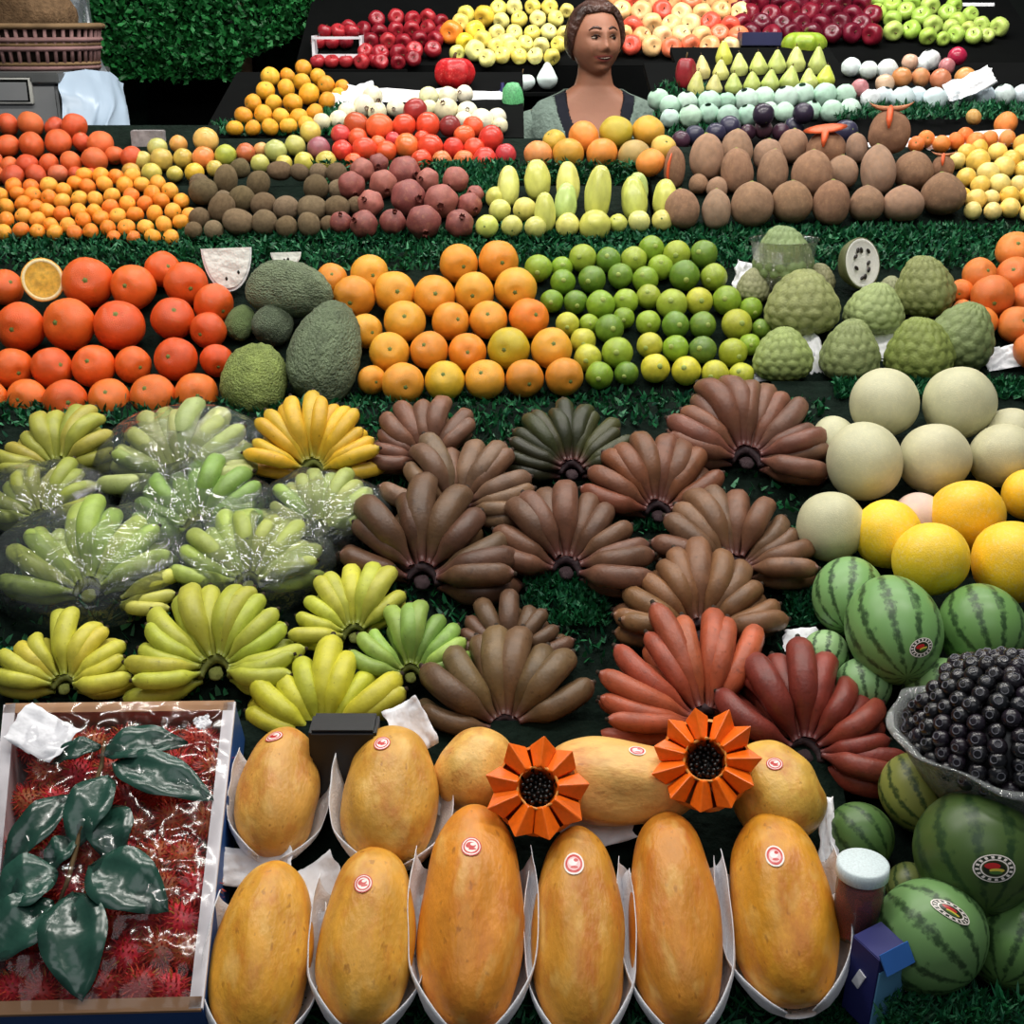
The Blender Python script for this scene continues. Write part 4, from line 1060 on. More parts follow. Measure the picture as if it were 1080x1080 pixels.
paper(338, 935, 26, 26, A, .02, 'crumpled white paper between the first two front papayas', .6, .5, curl=.5)
paper(484, 842, 24, 26, A, .03, 'white paper tucked next to the smaller carved papaya', -.5, .6)
paper(433, 768, 20, 28, A, .05, 'white paper tip standing behind the rear papaya', .5, .7, curl=.4)
paper(840, 838, 16, 24, A, .07, 'small white paper tip above the papaya nearest the watermelons', -.3, .8)
paper(873, 880, 10, 40, A, .04, 'white paper edge between papayas and watermelons', -.1, .5)
# carved papaya halves
M['carved'] = plain('carved_orange_flesh', (250, 112, 18), .32, .5, noise_amt=.08, scale=10, bump=.05)
M['rim'] = plain('pale_cut_flesh', (236, 150, 60), .4)
M['pseed'] = plain('papaya_seeds', (20, 18, 14), .3, .6)
def carved(px, py, rp, n, lift, label, seed):
    random.seed(seed)
    q, D = A.hit(px, py, lift); Rr = rp * D / F
    root = empty('carved_papaya', q, label, 'papaya', 'carved papaya flowers')
    view = (CAM - q).normalized()
    root.rotation_mode = 'QUATERNION'; root.rotation_quaternion = frame_zy((view + Vector((0, 0, .22))).normalized(), Vector((0, 0, 1))).to_quaternion()
    root.scale = (Rr,) * 3
    for k in range(n):
        a = 2 * PI * k / n + U(-.05, .05) + .1; w = PI / n * .95
        tz = U(.02, .16); tr = U(.96, 1.06)
        def pt(r, aa, z): return Vector((r * math.cos(aa), r * math.sin(aa), z))
        vs = [pt(.36, a - w, .02), pt(.36, a + w, .02), pt(.40, a, .14), pt(.84, a - w * .96, -.12), pt(.84, a + w * .96, -.12), pt(tr, a, tz),
              pt(.70, a - w * .8, -.5), pt(.70, a + w * .8, -.5), pt(.3, a - w, -.4), pt(.3, a + w, -.4)]
        fs = [(0, 3, 5, 2), (2, 5, 4, 1), (3, 6, 7, 4, 5), (0, 8, 6, 3), (1, 4, 7, 9), (0, 2, 1, 9, 8), (6, 8, 9, 7)]
        me = mesh('petal', vs, fs, False)
        o = ob('petal', me, M['carved'], root)
        bv = o.modifiers.new('bevel', 'BEVEL'); bv.width = .025; bv.segments = 2
    sk = ob('skin', lathe('skin', [(.80, -.30), (.86, -.36), (.80, -.75), (.55, -1.0), (0, -1.12)], 36, wob(.05, 2, seed)), M['papaya'], root); sk.color = (*lin((222, 120, 40)), 1)
    ob('cavity', lathe('cavity', [(.40, .05), (.37, -.02), (.34, -.3), (0, -.34)], 30, wob(.12, 6, seed)), M['pseed'], root)
    rim = ob('inner_edge', lathe('inner_edge', [(.36, .03), (.385, .06), (.41, .03)], 40, wob(.10, 9, seed)), M['rim'], root)
    sm = lathe('seed', prof_fn(fn_sphere, 8), 10); sm.materials.append(M['pseed'])
    for k in range(34):
        r = .30 * math.sqrt(k / 34); a = k * 2.4
        s = ob('seed', sm, None, root); s.location = (r * math.cos(a), r * math.sin(a), -.27 + U(0, .13) + r * .35); s.scale = (.045, .045, .06)
        s.rotation_euler = (U(-.6, .6), U(-.6, .6), 0)
    return root
carved(567, 831, 56, 9, .125, 'smaller carved papaya flower with nine pointed orange petals', 3)
carved(744, 802, 58, 11, .13, 'bigger carved papaya flower with a wide dark seed centre', 5)
random.seed(77)

# ================================================================ melons
MP = (194, 192, 156)
def melon(px, py, rx, ry, col, lift, label, group, kind='melon', mk='melon', mat='melon', ax=(0, -1), pitch=.35, vi=0):
    return big(kind, px, py, rx, ry, MB_, mk, mat, col, label, 'melon', ax, pitch, lift=lift, group=group, vi=vi)
Y_ = lambda x, y: (820 + x / 3, 370 + y / 3)
for i, (x, y, rx, ry, l, lab) in enumerate([
 (338,165,108,110,.02,'pale round melon at the very top, nearer the brown bananas'),
 (575,165,114,116,.02,'pale round melon at the very top, nearer the tangerine pile'),
 (275,350,118,126,.01,'largest pale melon beside the reddish brown bananas'),
 (497,342,113,113,.0,'pale melon in the middle of the second row of melons'),
 (712,332,106,100,.0,'pale melon at the picture edge behind the yellow melons'),
 (170,557,110,113,.0,'lowest pale melon, next to the tan-brown bananas'),
 (180,285,70,80,.0,'half-hidden pale melon peeping out behind the largest pale one'),
 (735,268,88,88,.0,'small part-hidden pale melon behind the top pale pair'),
 ]):
    o = melon(*Y_(x, y), rx / 3, ry / 3, MP, l, lab, 'pale round melons', vi=i)
    c = ob('stem_scar', ME['button'], None, o); c.location = (0, 0, .97); c.scale = (.35, .35, .4)
MYC = (248, 204, 40)
for i, (x, y, rx, ry, l, lab) in enumerate([
 (350,580,105,110,.012,'yellow melon touching the lowest pale melon'),
 (597,522,120,112,.005,'yellow melon at the back, below the middle pale melon'),
 (485,660,121,116,.05,'front yellow melon resting on the watermelons'),
 (742,668,125,132,.03,'big deep-yellow melon at the picture edge'),
 (790,455,78,80,.015,'deep-yellow melon at the edge behind the other yellow melons'),
 ]):
    o = melon(*Y_(x, y), rx / 3, ry / 3, MYC if i in (0, 2) else (250, 196, 34), l, lab, 'bright yellow melons', vi=i)
    c = ob('stem_scar', ME['button'], None, o); c.location = (0, 0, .97); c.scale = (.4, .4, .5)
melon(*Y_(445, 528), 80/3, 80/3, (222, 190, 176), 0, 'half-hidden pinkish melon between pale and yellow melons', 'pale round melons')
def wm_mat():
    m, t, b, N, L = nt('watermelon_rind')
    tc = N('ShaderNodeTexCoord'); oi = N('ShaderNodeObjectInfo')
    sp = N('ShaderNodeSeparateXYZ'); L(tc.outputs['Object'], sp.inputs[0])
    an = N('ShaderNodeMath'); an.operation = 'ARCTAN2'; L(sp.outputs['Y'], an.inputs[0]); L(sp.outputs['X'], an.inputs[1])
    n = N('ShaderNodeTexNoise'); n.inputs['Scale'].default_value = 3.2; n.inputs['Detail'].default_value = 5; n.inputs['Roughness'].default_value = .7
    L(tc.outputs['Object'], n.inputs['Vector'])
    a = N('ShaderNodeMath'); a.operation = 'MULTIPLY_ADD'; a.inputs[1].default_value = 11; L(an.outputs[0], a.inputs[0])
    nn = N('ShaderNodeMath'); nn.operation = 'MULTIPLY'; nn.inputs[1].default_value = 5.0; L(n.outputs['Fac'], nn.inputs[0]); L(nn.outputs[0], a.inputs[2])
    s = N('ShaderNodeMath'); s.operation = 'SINE'; L(a.outputs[0], s.inputs[0])
    n2 = N('ShaderNodeTexNoise'); n2.inputs['Scale'].default_value = 9; n2.inputs['Detail'].default_value = 4; L(tc.outputs['Object'], n2.inputs['Vector'])
    ad = N('ShaderNodeMath'); ad.operation = 'MULTIPLY_ADD'; ad.inputs[1].default_value = 2.0; ad.inputs[2].default_value = -1.0; L(n2.outputs['Fac'], ad.inputs[0])
    sm = N('ShaderNodeMath'); sm.operation = 'ADD'; L(s.outputs[0], sm.inputs[0]); L(ad.outputs[0], sm.inputs[1])
    mr = N('ShaderNodeMapRange'); mr.inputs['From Min'].default_value = .30; mr.inputs['From Max'].default_value = 1.05; mr.inputs['To Max'].default_value = .9; L(sm.outputs[0], mr.inputs['Value'])
    mx = N('ShaderNodeMix'); mx.data_type = 'RGBA'; L(mr.outputs[0], mx.inputs['Factor']); L(oi.outputs['Color'], mx.inputs['A']); mx.inputs['B'].default_value = (*lin((34, 62, 30)), 1)
    L(mx.outputs['Result'], b.inputs['Base Color']); setv(b, .38, .45)
    return m
M['wm'] = wm_mat()
WG = (118, 160, 94)
W2 = lambda x, y: (820 + x / 2.7, 680 + y / 2.7)
WMS = [
 (*Y_(225, 775), 38, 42, (122,164,100), .0, (.25,-1), 'rear watermelon below the yellow melon, beside the dark bananas', None),
 (*Y_(367, 880), 50, 58, (116,160,92), .03, (0,-1), 'big striped watermelon standing in front of the yellow melons, with sticker', (972, 683, 14, 10, 'wst', .3)),
 (*Y_(645, 878), 45, 48, (104,146,80), .02, (0,-1), 'striped watermelon at the picture edge under the deep-yellow melon, with sticker', (1040, 693, 18, 9, 'wst2', .3)),
 (*Y_(150, 960), 25, 26, (150,186,128), .0, (.3,-1), 'small pale watermelon peeping out by the white card', None),
 (*Y_(270, 1060), 30, 30, (140,180,120), .0, (0,-1), 'pale watermelon just behind the deep red bananas', None),
 (*Y_(515, 1075), 40, 34, (134,176,112), .0, (0,-1), 'pale watermelon behind the bowl of dark berries', None),
 (*W2(395, 420), 38, 42, (140,146,74), .01, (-.2,-1), 'yellowish watermelon under the rim of the berry bowl', None),
 (*W2(565, 590), 64, 65, (74,98,48), .05, (.1,-1), 'large dark watermelon below the berry bowl, with a round sticker', (1049, 916, 23, 15, 'wst', 0)),
 (*W2(235, 545), 35, 36, (84,116,62), .0, (-.6,-1), 'small watermelon behind the white-lidded jar', None),
 (*W2(375, 690), 24, 26, (110,122,66), .0, (0,-1), 'little olive watermelon squeezed under the large dark one', None),
 (*W2(432, 830), 62, 58, (112,154,92), .02, (-.7,-1), 'front watermelon beside the jar, sticker tilted on its top', (1003, 961, 23, 9, 'wst', -.55)),
 (*W2(675, 850), 52, 50, (100,140,76), .0, (.6,-1), 'front watermelon at the very bottom corner', None),
]
for i, (x, y, rx, ry, c, l, a, lab, st) in enumerate(WMS):
    o = melon(x, y, rx, ry, c, l, lab, 'striped watermelons', 'watermelon', 'watermelon', 'wm', a, .1)
    if st: decal(o, *st)
    d = ob('stem_scar', ME['button'], None, o); d.location = (0, 0, .97); d.scale = (.4, .4, .5)

# ================================================================ bowl of dark berries
bq, bD = MB_.hit(1062, 776, .16)
Rb = 116 * bD / F
bowl = ob('plastic_bowl', lathe('plastic_bowl', [(1.04, .03), (1.0, .04), (.96, .0), (.88, -.2), (.72, -.45), (.5, -.52), (0, -.52)], 64,
     lambda u, a, v: Vector((v.x * (1 + .03 * math.sin(9 * a) * (1 - u)), v.y * (1 + .03 * math.sin(9 * a) * (1 - u)), v.z + .05 * math.sin(5 * a + 1) * max(0, .3 - u) * 3))), M['bowlplastic'])
bowl.location = bq; bowl.scale = (Rb,) * 3
md = bowl.modifiers.new('thick', 'SOLIDIFY'); md.thickness = .02
tag(bowl, 'clear wavy-rimmed plastic bowl heaped with dark berries', 'bowl')
M['berry'] = skin_mat('dark_berry_skin', rough=.25, spec=.6, tone=.3, tone_scale=2, bump=.05)
ME['berry'] = lathe('berry', prof_fn(lambda t: (math.sin(t), .9 * math.cos(t) - .08 * g(t, .3)), 14), 18); ME['berry'].materials.append(M['berry'])
ME['bring'] = lathe('crown', [(.30, .78), (.36, .92), (.42, .90), (.38, .80), (.30, .78)], 14, lambda u, a, v: v + Vector((0, 0, .04 * math.sin(5 * a))))
M['bring'] = plain('grey_berry_crown', (96, 96, 104), .5); ME['bring'].materials.append(M['bring'])
bpts = []
rbw = .0115
for j in range(11):
    ph = j / 10 * PI / 2 * .96
    rad = Rb * .86 * math.sin(ph); n = max(1, int(2 * PI * rad / (rbw * 2.02)))
    for k in range(n):
        a = 2 * PI * (k + .5 * (j % 2)) / n
        if math.sin(a) > .35 and j > 5: continue
        p = bq + Vector((rad * math.cos(a), rad * math.sin(a), Rb * (.80 * math.cos(ph) - .10))) + Vector((U(-1, 1), U(-1, 1), U(-1, 1))) * .002
        v = p - CAM; D = v.dot(FW); bpts.append((540 + v.dot(XA) / D * F, 540 - v.dot(UP) / D * F, rbw * F / D, p))
bl = labels_for([(b[0], b[1], b[2]) for b in bpts], 'berry', 'dark berry heap') if len(bpts) < 60 else None
if bl is None:
    rows = rows_of([(b[0], b[1], b[2]) for b in bpts], .85); bl = [None] * len(bpts)
    for k, r in enumerate(rows):
        for j, i in enumerate(r):
            pos = 'leftmost berry' if j == 0 else ('rightmost berry' if j == len(r) - 1 else ORD[min(j, 19)] + ' berry from the left')
            bl[i] = f'{pos} in the {row_word(k, len(rows))} of the dark berry heap'
for i, b in enumerate(bpts):
    o = ob('berry', ME['berry'], None); o.location = b[3]; o.scale = (rbw * U(.92, 1.08),) * 3
    out = (b[3] - bq).normalized() + (CAM - b[3]).normalized() * U(.2, 1.2) + Vector((U(-.5, .5), U(-.5, .5), U(-.2, .5)))
    o.rotation_mode = 'QUATERNION'; o.rotation_quaternion = frame(out).to_quaternion()
    o.color = jit(random.choice([(24, 22, 26), (32, 26, 34), (20, 20, 24)]), .1)
    ob('crown', ME['bring'], None, o)
    tag(o, bl[i], 'berry', 'dark berries in the bowl')
core = ob('bowl_liner', lathe('bowl_liner', prof_fn(lambda t: (math.sin(t) * .80, math.cos(t) * (.66 if t < PI / 2 else .4)), 16), 32), M['blackplastic'], bowl); core.location = (0, 0, -.08)
ped = box('wooden_crate', .17, .17, .12, plain('rough_wood', (120, 92, 60), .8), None, (bq.x + .02, bq.y + .01, bq.z - Rb * .55 - .06), .004)
tag(ped, 'brown wooden crate block supporting the berry bowl', 'crate')

# ================================================================ jar, carton and card
jq, jD = MB_.hit(906, 948, .11)
s = jD / F
jar = empty('jar', jq, 'glass jar of red preserve with a white lid beside the watermelons', 'jar')
M['glass'] = film_mat('jar_glass', alpha=.05, rough=.03, bump=.0, col=(230, 240, 240))
M['preserve'] = plain('red_preserve', (190, 66, 56), .3, .5, noise_amt=.5, scale=20, bump=.3)
M['lid'] = plain('white_lid', (214, 228, 230), .4)
w = 27 * s
b_ = ob('glass_body', lathe('glass_body', [(.86, 1.35), (.9, 1.2), (1.0, 1.0), (1.0, -1.6), (.8, -1.7), (0, -1.7)], 32), M['glass'], jar); b_.scale = (w * .93,) * 3
b_ = ob('preserve', lathe('preserve', [(0, 1.0), (.8, .98), (.92, .8), (.92, -1.5), (0, -1.6)], 28, wob(.04, 4, 1)), M['preserve'], jar); b_.scale = (w * .93,) * 3
b_ = ob('lid', lathe('lid', [(0, 1.72), (.9, 1.72), (1.0, 1.66), (1.02, 1.2), (.97, 1.15)], 36), M['lid'], jar); b_.scale = (w,) * 3
M['blue'] = plain('dark_blue_card', (36, 40, 104), .6)
M['lblue'] = plain('light_blue_card', (104, 164, 204), .6)
cq, cD = MB_.hit(922, 1030, .07); s = cD / F
car = empty('carton', cq, 'small blue carton standing below the white-lidded jar', 'box')
car.rotation_mode = 'QUATERNION'; car.rotation_quaternion = (frame_zy(MB_.n * .3 + Vector((0, 0, .7)), Vector((0, 1, 0))) @ Matrix.Rotation(R(-60), 3, 'Z')).to_quaternion()
box('body', 40 * s, 40 * s, 104 * s, M['blue'], car, (0, 0, 0), .001)
box('front_face', .002, 38 * s, 84 * s, M['lblue'], car, (20.8 * s, 0, -8 * s), 0)
box('top_flap', 22 * s, 39 * s, .002, plain('blue_card', (44, 100, 176), .6), car, (24 * s, 0, 48 * s), 0, (0, .9, 0))
box('white_mark', 10 * s, .002, 24 * s, M['paper'], car, (-2 * s, -20.8 * s, 6 * s), 0, (0, .3, 0))
paper(904, 985, 12, 46, MB_, .055, 'folded white paper strip between the jar and the watermelons', .35, .7)
paper(893, 1010, 8, 60, MB_, .03, 'white card edge standing beside the papaya nearest the watermelons', .1, .8)
paper(*Y_(75, 915), 18, 14, MB_, .02, 'pale blue-white card beside the rear watermelon', 0, .4)
q, _ = B.hit(372, 815, .03)
blk = box('black_crate', .085, .05, .15, M['blackplastic'], None, tuple(A.hit(366, 815, .03)[0]), .004); tag(blk, 'black plastic crate corner between the two rear papayas', 'crate')

# ================================================================ rambutan box
HB = .085
def Rm(px, py, off=HB): return A.hit(px, py, off)[0]
TL, TR, BRc, BLc = Rm(6, 744), Rm(247, 741), Rm(212, 1064), Rm(-26, 1070)
rbx = empty('rambutan_box', (TL + TR + BRc + BLc) / 4 - A.n * HB, 'shallow blue and white cardboard box full of rambutans under clear film', 'box')
M['card'] = plain('brown_card', (170, 130, 96), .8)
M['bluewall'] = plain('blue_printed_card', (40, 84, 150), .5)
M['whitewall'] = plain('white_card', (226, 222, 226), .6)
o0 = rbx.location
def wall(a, b, inward, outer_mat, inner_mat, rim_mat, th=.012):
    iv = inward.normalized()
    def slab(name, off0, off1, top, bot, mat):
        vs = []
        for p in (a, b):
            for o_ in (off0, off1):
                for z in (top, bot): vs.append(p + iv * o_ - A.n * z - o0)
        fs = [(0, 1, 3, 2), (4, 6, 7, 5), (0, 4, 5, 1), (2, 3, 7, 6), (0, 2, 6, 4), (1, 5, 7, 3)]
        ob(name, mesh(name, vs, fs, False), mat, rbx)
    slab('side_panel', -.001, th * .35, .002, HB, outer_mat)
    slab('side_lining', th * .36, th, .004, HB, inner_mat)
    slab('rim', -.002, th + .001, -.002, .0035, rim_mat)
cen = (TL + TR + BRc + BLc) / 4
def inw(a, b):
    d = (b - a).normalized(); v = cen - a; return v - d * v.dot(d)
wall(TL, TR, inw(TL, TR), M['card'], M['card'], M['card'])
wall(TR, BRc, inw(TR, BRc), M['bluewall'], M['whitewall'], M['whitewall'])
wall(BRc, BLc, inw(BRc, BLc), M['bluewall'], M['card'], M['card'])
wall(BLc, TL, inw(BLc, TL), M['bluewall'], M['whitewall'], M['whitewall'])
ob('bottom_panel', mesh('bottom_panel', [p - A.n * (HB - z) - o0 for z in (.002, .006) for p in (TL, TR, BRc, BLc)], [(0, 1, 2, 3), (7, 6, 5, 4), (0, 4, 5, 1), (1, 5, 6, 2), (2, 6, 7, 3), (3, 7, 4, 0)], False), M['card'], rbx)
M['ramb'] = skin_mat('rambutan_rind', rough=.5, tone=.25, tone_scale=3)
M['hair'] = leafy('rambutan_hairs', [(220, 44, 58), (196, 52, 44), (224, 84, 50), (168, 44, 44), (196, 140, 60)], .5)
ME['ramb'] = lathe('rambutan', prof_fn(lambda t: (math.sin(t), 1.12 * math.cos(t)), 12), 16); ME['ramb'].materials.append(M['ramb'])
def hairs(seed):
    rnd = random.Random(seed); vs, fs = [], []
    n = 190
    for i in range(n):
        z = 1 - 2 * (i + .5) / n; r = math.sqrt(1 - z * z); a = i * 2.39996
        d = Vector((r * math.cos(a), r * math.sin(a), z * 1.1))
        nn = d.normalized(); t = nn.orthogonal().normalized(); t.rotate(Quaternion(nn, rnd.uniform(0, 6.28)))
        u = nn.cross(t)
        w = .075; h = rnd.uniform(.36, .55); b0 = len(vs)
        for lv, (hh, ww, bd) in enumerate(((-.03, w, 0), (h * .6, w * .6, .08))):
            for k in range(3):
                an = 2.0944 * k
                vs.append(d + nn * hh + t * bd + (t * math.cos(an) + u * math.sin(an)) * ww)
        vs.append(d + nn * h + t * .28)
        for k in range(3):
            k2 = (k + 1) % 3
            fs.append((b0 + k, b0 + k2, b0 + 3 + k2, b0 + 3 + k)); fs.append((b0 + 3 + k, b0 + 3 + k2, b0 + 6))
    me = mesh('hairs', vs, fs); me.materials.append(M['hair']); return me
HAIR = [hairs(s) for s in (1, 2)]
rp = []
for j in range(9):
    for i in range(6):
        u = (i + .5 + (.25 if j % 2 else -.25) + U(-.1, .1)) / 6; v = (j + .5 + U(-.1, .1)) / 9
        top = TL.lerp(TR, u * .88 + .06); bot = BLc.lerp(BRc, u * .88 + .06)
        p = bot.lerp(top, .045 + v * .91) - A.n * (.033 + U(-.005, .004))
        vv = p - CAM; D = vv.dot(FW); rp.append((540 + vv.dot(XA) / D * F, 540 - vv.dot(UP) / D * F, .019 * F / D, p))
rrows = [list(range(j * 6, j * 6 + 6)) for j in range(9)]
RC = [(206, 40, 52), (220, 50, 66), (186, 44, 42), (208, 70, 50), (190, 100, 54)]
for j, r in enumerate(rrows):
    for k, i in enumerate(r):
        o = ob('rambutan', ME['ramb'], None); o.location = rp[i][3]; s = .0195 * U(.9, 1.1); o.scale = (s, s, s)
        o.rotation_euler = (U(0, 3), U(0, 3), U(0, 3)); o.color = jit(random.choice(RC), .12)
        h = ob('hairs', random.choice(HAIR), None, o)
        pos = 'leftmost rambutan' if k == 0 else 'rightmost rambutan' if k == 5 else ORD[k] + ' rambutan from the left'
        tag(o, f'{pos} in the {row_word(j, 9)} of the film-covered box', 'rambutan', 'rambutans in the box')
for i, (px, py) in enumerate([(20, 790), (120, 1040), (55, 1000), (150, 770)]): pass
# leaf sprig on the fruit
M['leaf'] = skin_mat('dark_glossy_leaf', base=(34, 70, 58), rough=.24, spec=.6, tone=.3, tone_scale=9, bump=.12, bscale=24)
K_ = lambda x, y: (x / 3.084, 730 + y / 3.084)
spr = empty('leaf_sprig', Rm(*K_(260, 420), HB + .012), 'sprig of dark green leaves lying on the rambutans', 'leaves')
so = spr.location
def leaf(b, t, w, lift):
    p0, p1 = Rm(*K_(*b), HB + lift) - so, Rm(*K_(*t), HB + lift - .008) - so
    d = p1 - p0; ln = d.length; d.normalize(); sd = d.cross(A.n).normalized()
    D = 1.6; w *= 1.22; W = w / 3.084 * D / F / 2
    vs, fs = [], []; n = 14
    for i in range(n + 1):
        u = i / n; ww = W * (math.sin(PI * u ** .85) ** .8 if 0 < u < 1 else 0.0) + .0006
        c = p0 + d * ln * u + A.n * (.010 * math.sin(PI * u))
        for k in (-1, -.5, 0, .5, 1):
            vs.append(c + sd * ww * k + A.n * (abs(k) * ww * .35 + .0025 * math.sin(u * 16 + k * 3)) )
    for i in range(n):
        for k in range(4): fs.append((i * 5 + k, i * 5 + k + 1, (i + 1) * 5 + k + 1, (i + 1) * 5 + k))
    o = ob('leaf', mesh('leaf', vs, fs), M['leaf'], spr)
    md = o.modifiers.new('thick', 'SOLIDIFY'); md.thickness = .0006
for (b, t, w, l) in [((330,200),(612,165),100,.012),((365,232),(695,350),120,.014),((355,272),(235,520),118,.016),((235,335),(8,585),100,.012),((360,365),(372,565),120,.010),
    ((290,565),(548,712),160,.014),((190,585),(-20,700),140,.012),((175,680),(-30,880),150,.012),((240,650),(268,1005),160,.014),((330,175),(165,235),60,.012),((250,470),(150,600),70,.008)]:
    leaf(b, t, w, l)
ob('twig', tube_mesh('twig', [Rm(*K_(*p), HB + .014) - so for p in ((340,160),(330,240),(270,420),(225,600),(190,690))], [.002, .003, .003, .003, .002], 8), M['stem'], spr)
paper(46, 776, 34, 24, A, HB + .012, 'torn white plastic-paper piece in the corner of the rambutan box', -.5, .0, curl=.2)
paper(214, 762, 8, 8, A, HB + .010, 'tiny white paper scrap in the far corner of the rambutan box', .4, .0, curl=.2)
# the film stretched over the box
vs, fs = [], []; nu, nv = 46, 60
for j in range(nv + 1):
    for i in range(nu + 1):
        u, v = i / nu, j / nv
        p = BLc.lerp(BRc, u).lerp(TL.lerp(TR, u), v)
        e = min(u, 1 - u, v, 1 - v)
        z = .005 + .012 * min(1, e * 6) + (.006 * noise.noise(Vector((u * 9, v * 12, 1))) + .004 * noise.noise(Vector((u * 22 + v * 9, v * 20, 4)))) * min(1, e * 8 + .2)
        vs.append(p + A.n * z)
for j in range(nv):
    for i in range(nu): fs.append((j * (nu + 1) + i, j * (nu + 1) + i + 1, (j + 1) * (nu + 1) + i + 1, (j + 1) * (nu + 1) + i))
M['boxfilm'] = film_mat('box_film', alpha=.0, rough=.12, bscale=7, bump=.16, kg=.75, base=.0)
fl = ob('plastic_film', mesh('plastic_film', vs, fs), M['boxfilm']); tag(fl, 'clear crinkled film stretched over the rambutan box', 'film')
# ================================================================ garnish (countless blades) and ivy
def blades(name, label, spots, n, mat, ln=(.012, .03), wd=.0022, leaf=False, cat='garnish', up=.8):
    """spots: functions giving (point, normal)"""
    vs, fs = [], []
    for i in range(n):
        p, nn = random.choice(spots)()
        d = (nn * up + Vector((U(-1, 1), U(-1, 1), U(-.5, 1)))).normalized()
        side = d.orthogonal().normalized(); side.rotate(Quaternion(d, U(0, 6.28)))
        l = U(*ln); b = len(vs)
        bend = d.cross(side) * l * U(-.3, .5)
        if leaf:
            w = l * .36
            vs += [p, p + d * l * .45 + side * w + bend * .1, p + d * l + bend, p + d * l * .45 - side * w + bend * .1, p + d * l * .5 + bend * .55]
            fs += [(b, b + 1, b + 4), (b + 1, b + 2, b + 4), (b + 2, b + 3, b + 4), (b + 3, b, b + 4)]
        else:
            w = wd * U(.6, 1.4)
            vs += [p - side * w, p + side * w, p + d * l * .55 + side * w * .8 + bend * .4, p + d * l * .55 - side * w * .8 + bend * .4, p + d * l + bend]
            fs += [(b, b + 1, b + 2, b + 3), (b + 3, b + 2, b + 4)]
    o = ob(name, mesh(name, vs, fs, False), M[mat])
    return tag(o, label, cat, None, 'stuff')
def band(bed, xa, xb, ya, yb, off=.004):
    def f():
        q, _ = bed.hit(U(xa, xb), U(ya, yb), off); return q, bed.n
    return f
def riser(bedlo, ylo, bedhi, yhi, xa, xb, push=-.012):
    """the near-vertical strip between two shelves"""
    def f():
        x = U(xa, xb); t = U(0, 1)
        a, _ = bedlo.hit(x, ylo); b, _ = bedhi.hit(x, yhi)
        p = a.lerp(b, t); p.y += push * 0
        return p + Vector((0, -.006, 0)), Vector((0, -1, .3))
    return f
blades('grass_garnish', 'dark green shredded garnish along the step below kiwis and mamey', [riser(Cb, 274, Db, 247, -60, 1140), riser(Cb, 274, Db, 247, -60, 1140), band(Cb, -60, 1140, 262, 285, .002), band(Db, -60, 1140, 238, 252)], 15000, 'grass', ln=(.009, .02), wd=.003)
blades('grass_garnish', 'dark green shredded garnish along the step above the bananas', [riser(B, 424, Cb, 430, -60, 880), band(Cb, -60, 800, 412, 434), band(B, -60, 870, 424, 450), band(Cb, 1040, 1140, 400, 434), band(MB_, 880, 1090, 402, 420), riser(MB_, 402, Cb, 432, 880, 1100), riser(MB_, 402, Cb, 432, 880, 1100)], 9000, 'grass', ln=(.009, .02), wd=.003)
blades('grass_garnish', 'green garnish between the brown banana hands', [band(B, 555, 640, 600, 660, .01), band(B, 830, 870, 560, 660, .01), band(B, 640, 720, 480, 560), band(B, 380, 560, 440, 520), band(B, 380, 640, 560, 700), band(B, -60, 300, 440, 760), band(B, 560, 860, 430, 700)], 7000, 'grass', ln=(.009, .02), wd=.003)
blades('grass_garnish', 'green garnish strip in front of the tomatoes and large oranges', [riser(Db, 170, E, 194, 330, 720), band(Db, 460, 540, 172, 215), band(E, 340, 710, 176, 195)], 5200, 'grass', ln=(.009, .02), wd=.003)
blades('grass_garnish', 'bright green garnish strip under the white foam-wrapped fruit', [band(Fb, 880, 1090, 110, 126, .01), band(Fb, 880, 1090, 110, 126, .03), band(Fb, 690, 760, 88, 150), band(Fb, 225, 350, 130, 143), band(Fb, 340, 372, 112, 140)], 3600, 'grass', ln=(.01, .022), wd=.003)
blades('grass_garnish', 'green garnish with shiny strips at the bottom corner below the watermelons', [band(MB_, 930, 1150, 1050, 1090, .03), band(MB_, 930, 1150, 1050, 1090, .06), band(MB_, 860, 900, 1040, 1090, .0), band(A, 250, 900, 1050, 1092, .0)], 3800, 'grass', ln=(.012, .024))

# ================================================================ the setting
flo = box('floor', 9, 9, .04, plain('grey_concrete', (96, 94, 90), .8, .3, scale=3), None, (0, 3.2, -.02)); flo['kind'] = 'structure'
wb = box('wall_back', 7, .08, 3.2, plain('dark_wall', (26, 30, 28), .9, .1), None, (0, 6.15, 1.6)); wb['kind'] = 'structure'
# wooden post and grey upright beside the dark doorway
def px_box(name, x0, x1, y0, y1, D, depth, mat, label=None, cat=None, bev=.002, parent=None):
    a = P(x0, y1, D); b = P(x1, y0, D)
    w = (x1 - x0) / F * D; h = b.z - a.z
    yy = (a.y + b.y) / 2
    o = box(name, w, depth, h, mat, parent, ((a.x + b.x) / 2, yy, (a.z + b.z) / 2), bev)
    if label: tag(o, label, cat)
    return o
o = box('trim_1', .036, .05, 2.3, M['stem'], None, (P(257, 80, 5.05).x, 5.40, 1.05)); o.data.materials.clear(); o.data.materials.append(plain('worn_post_wood', (132, 104, 80), .8)); o['kind'] = 'structure'
o = box('trim_2', .03, .04, 2.3, plain('grey_upright', (84, 86, 92), .5), None, (P(246, 80, 5.05).x, 5.41, 1.05)); o['kind'] = 'structure'
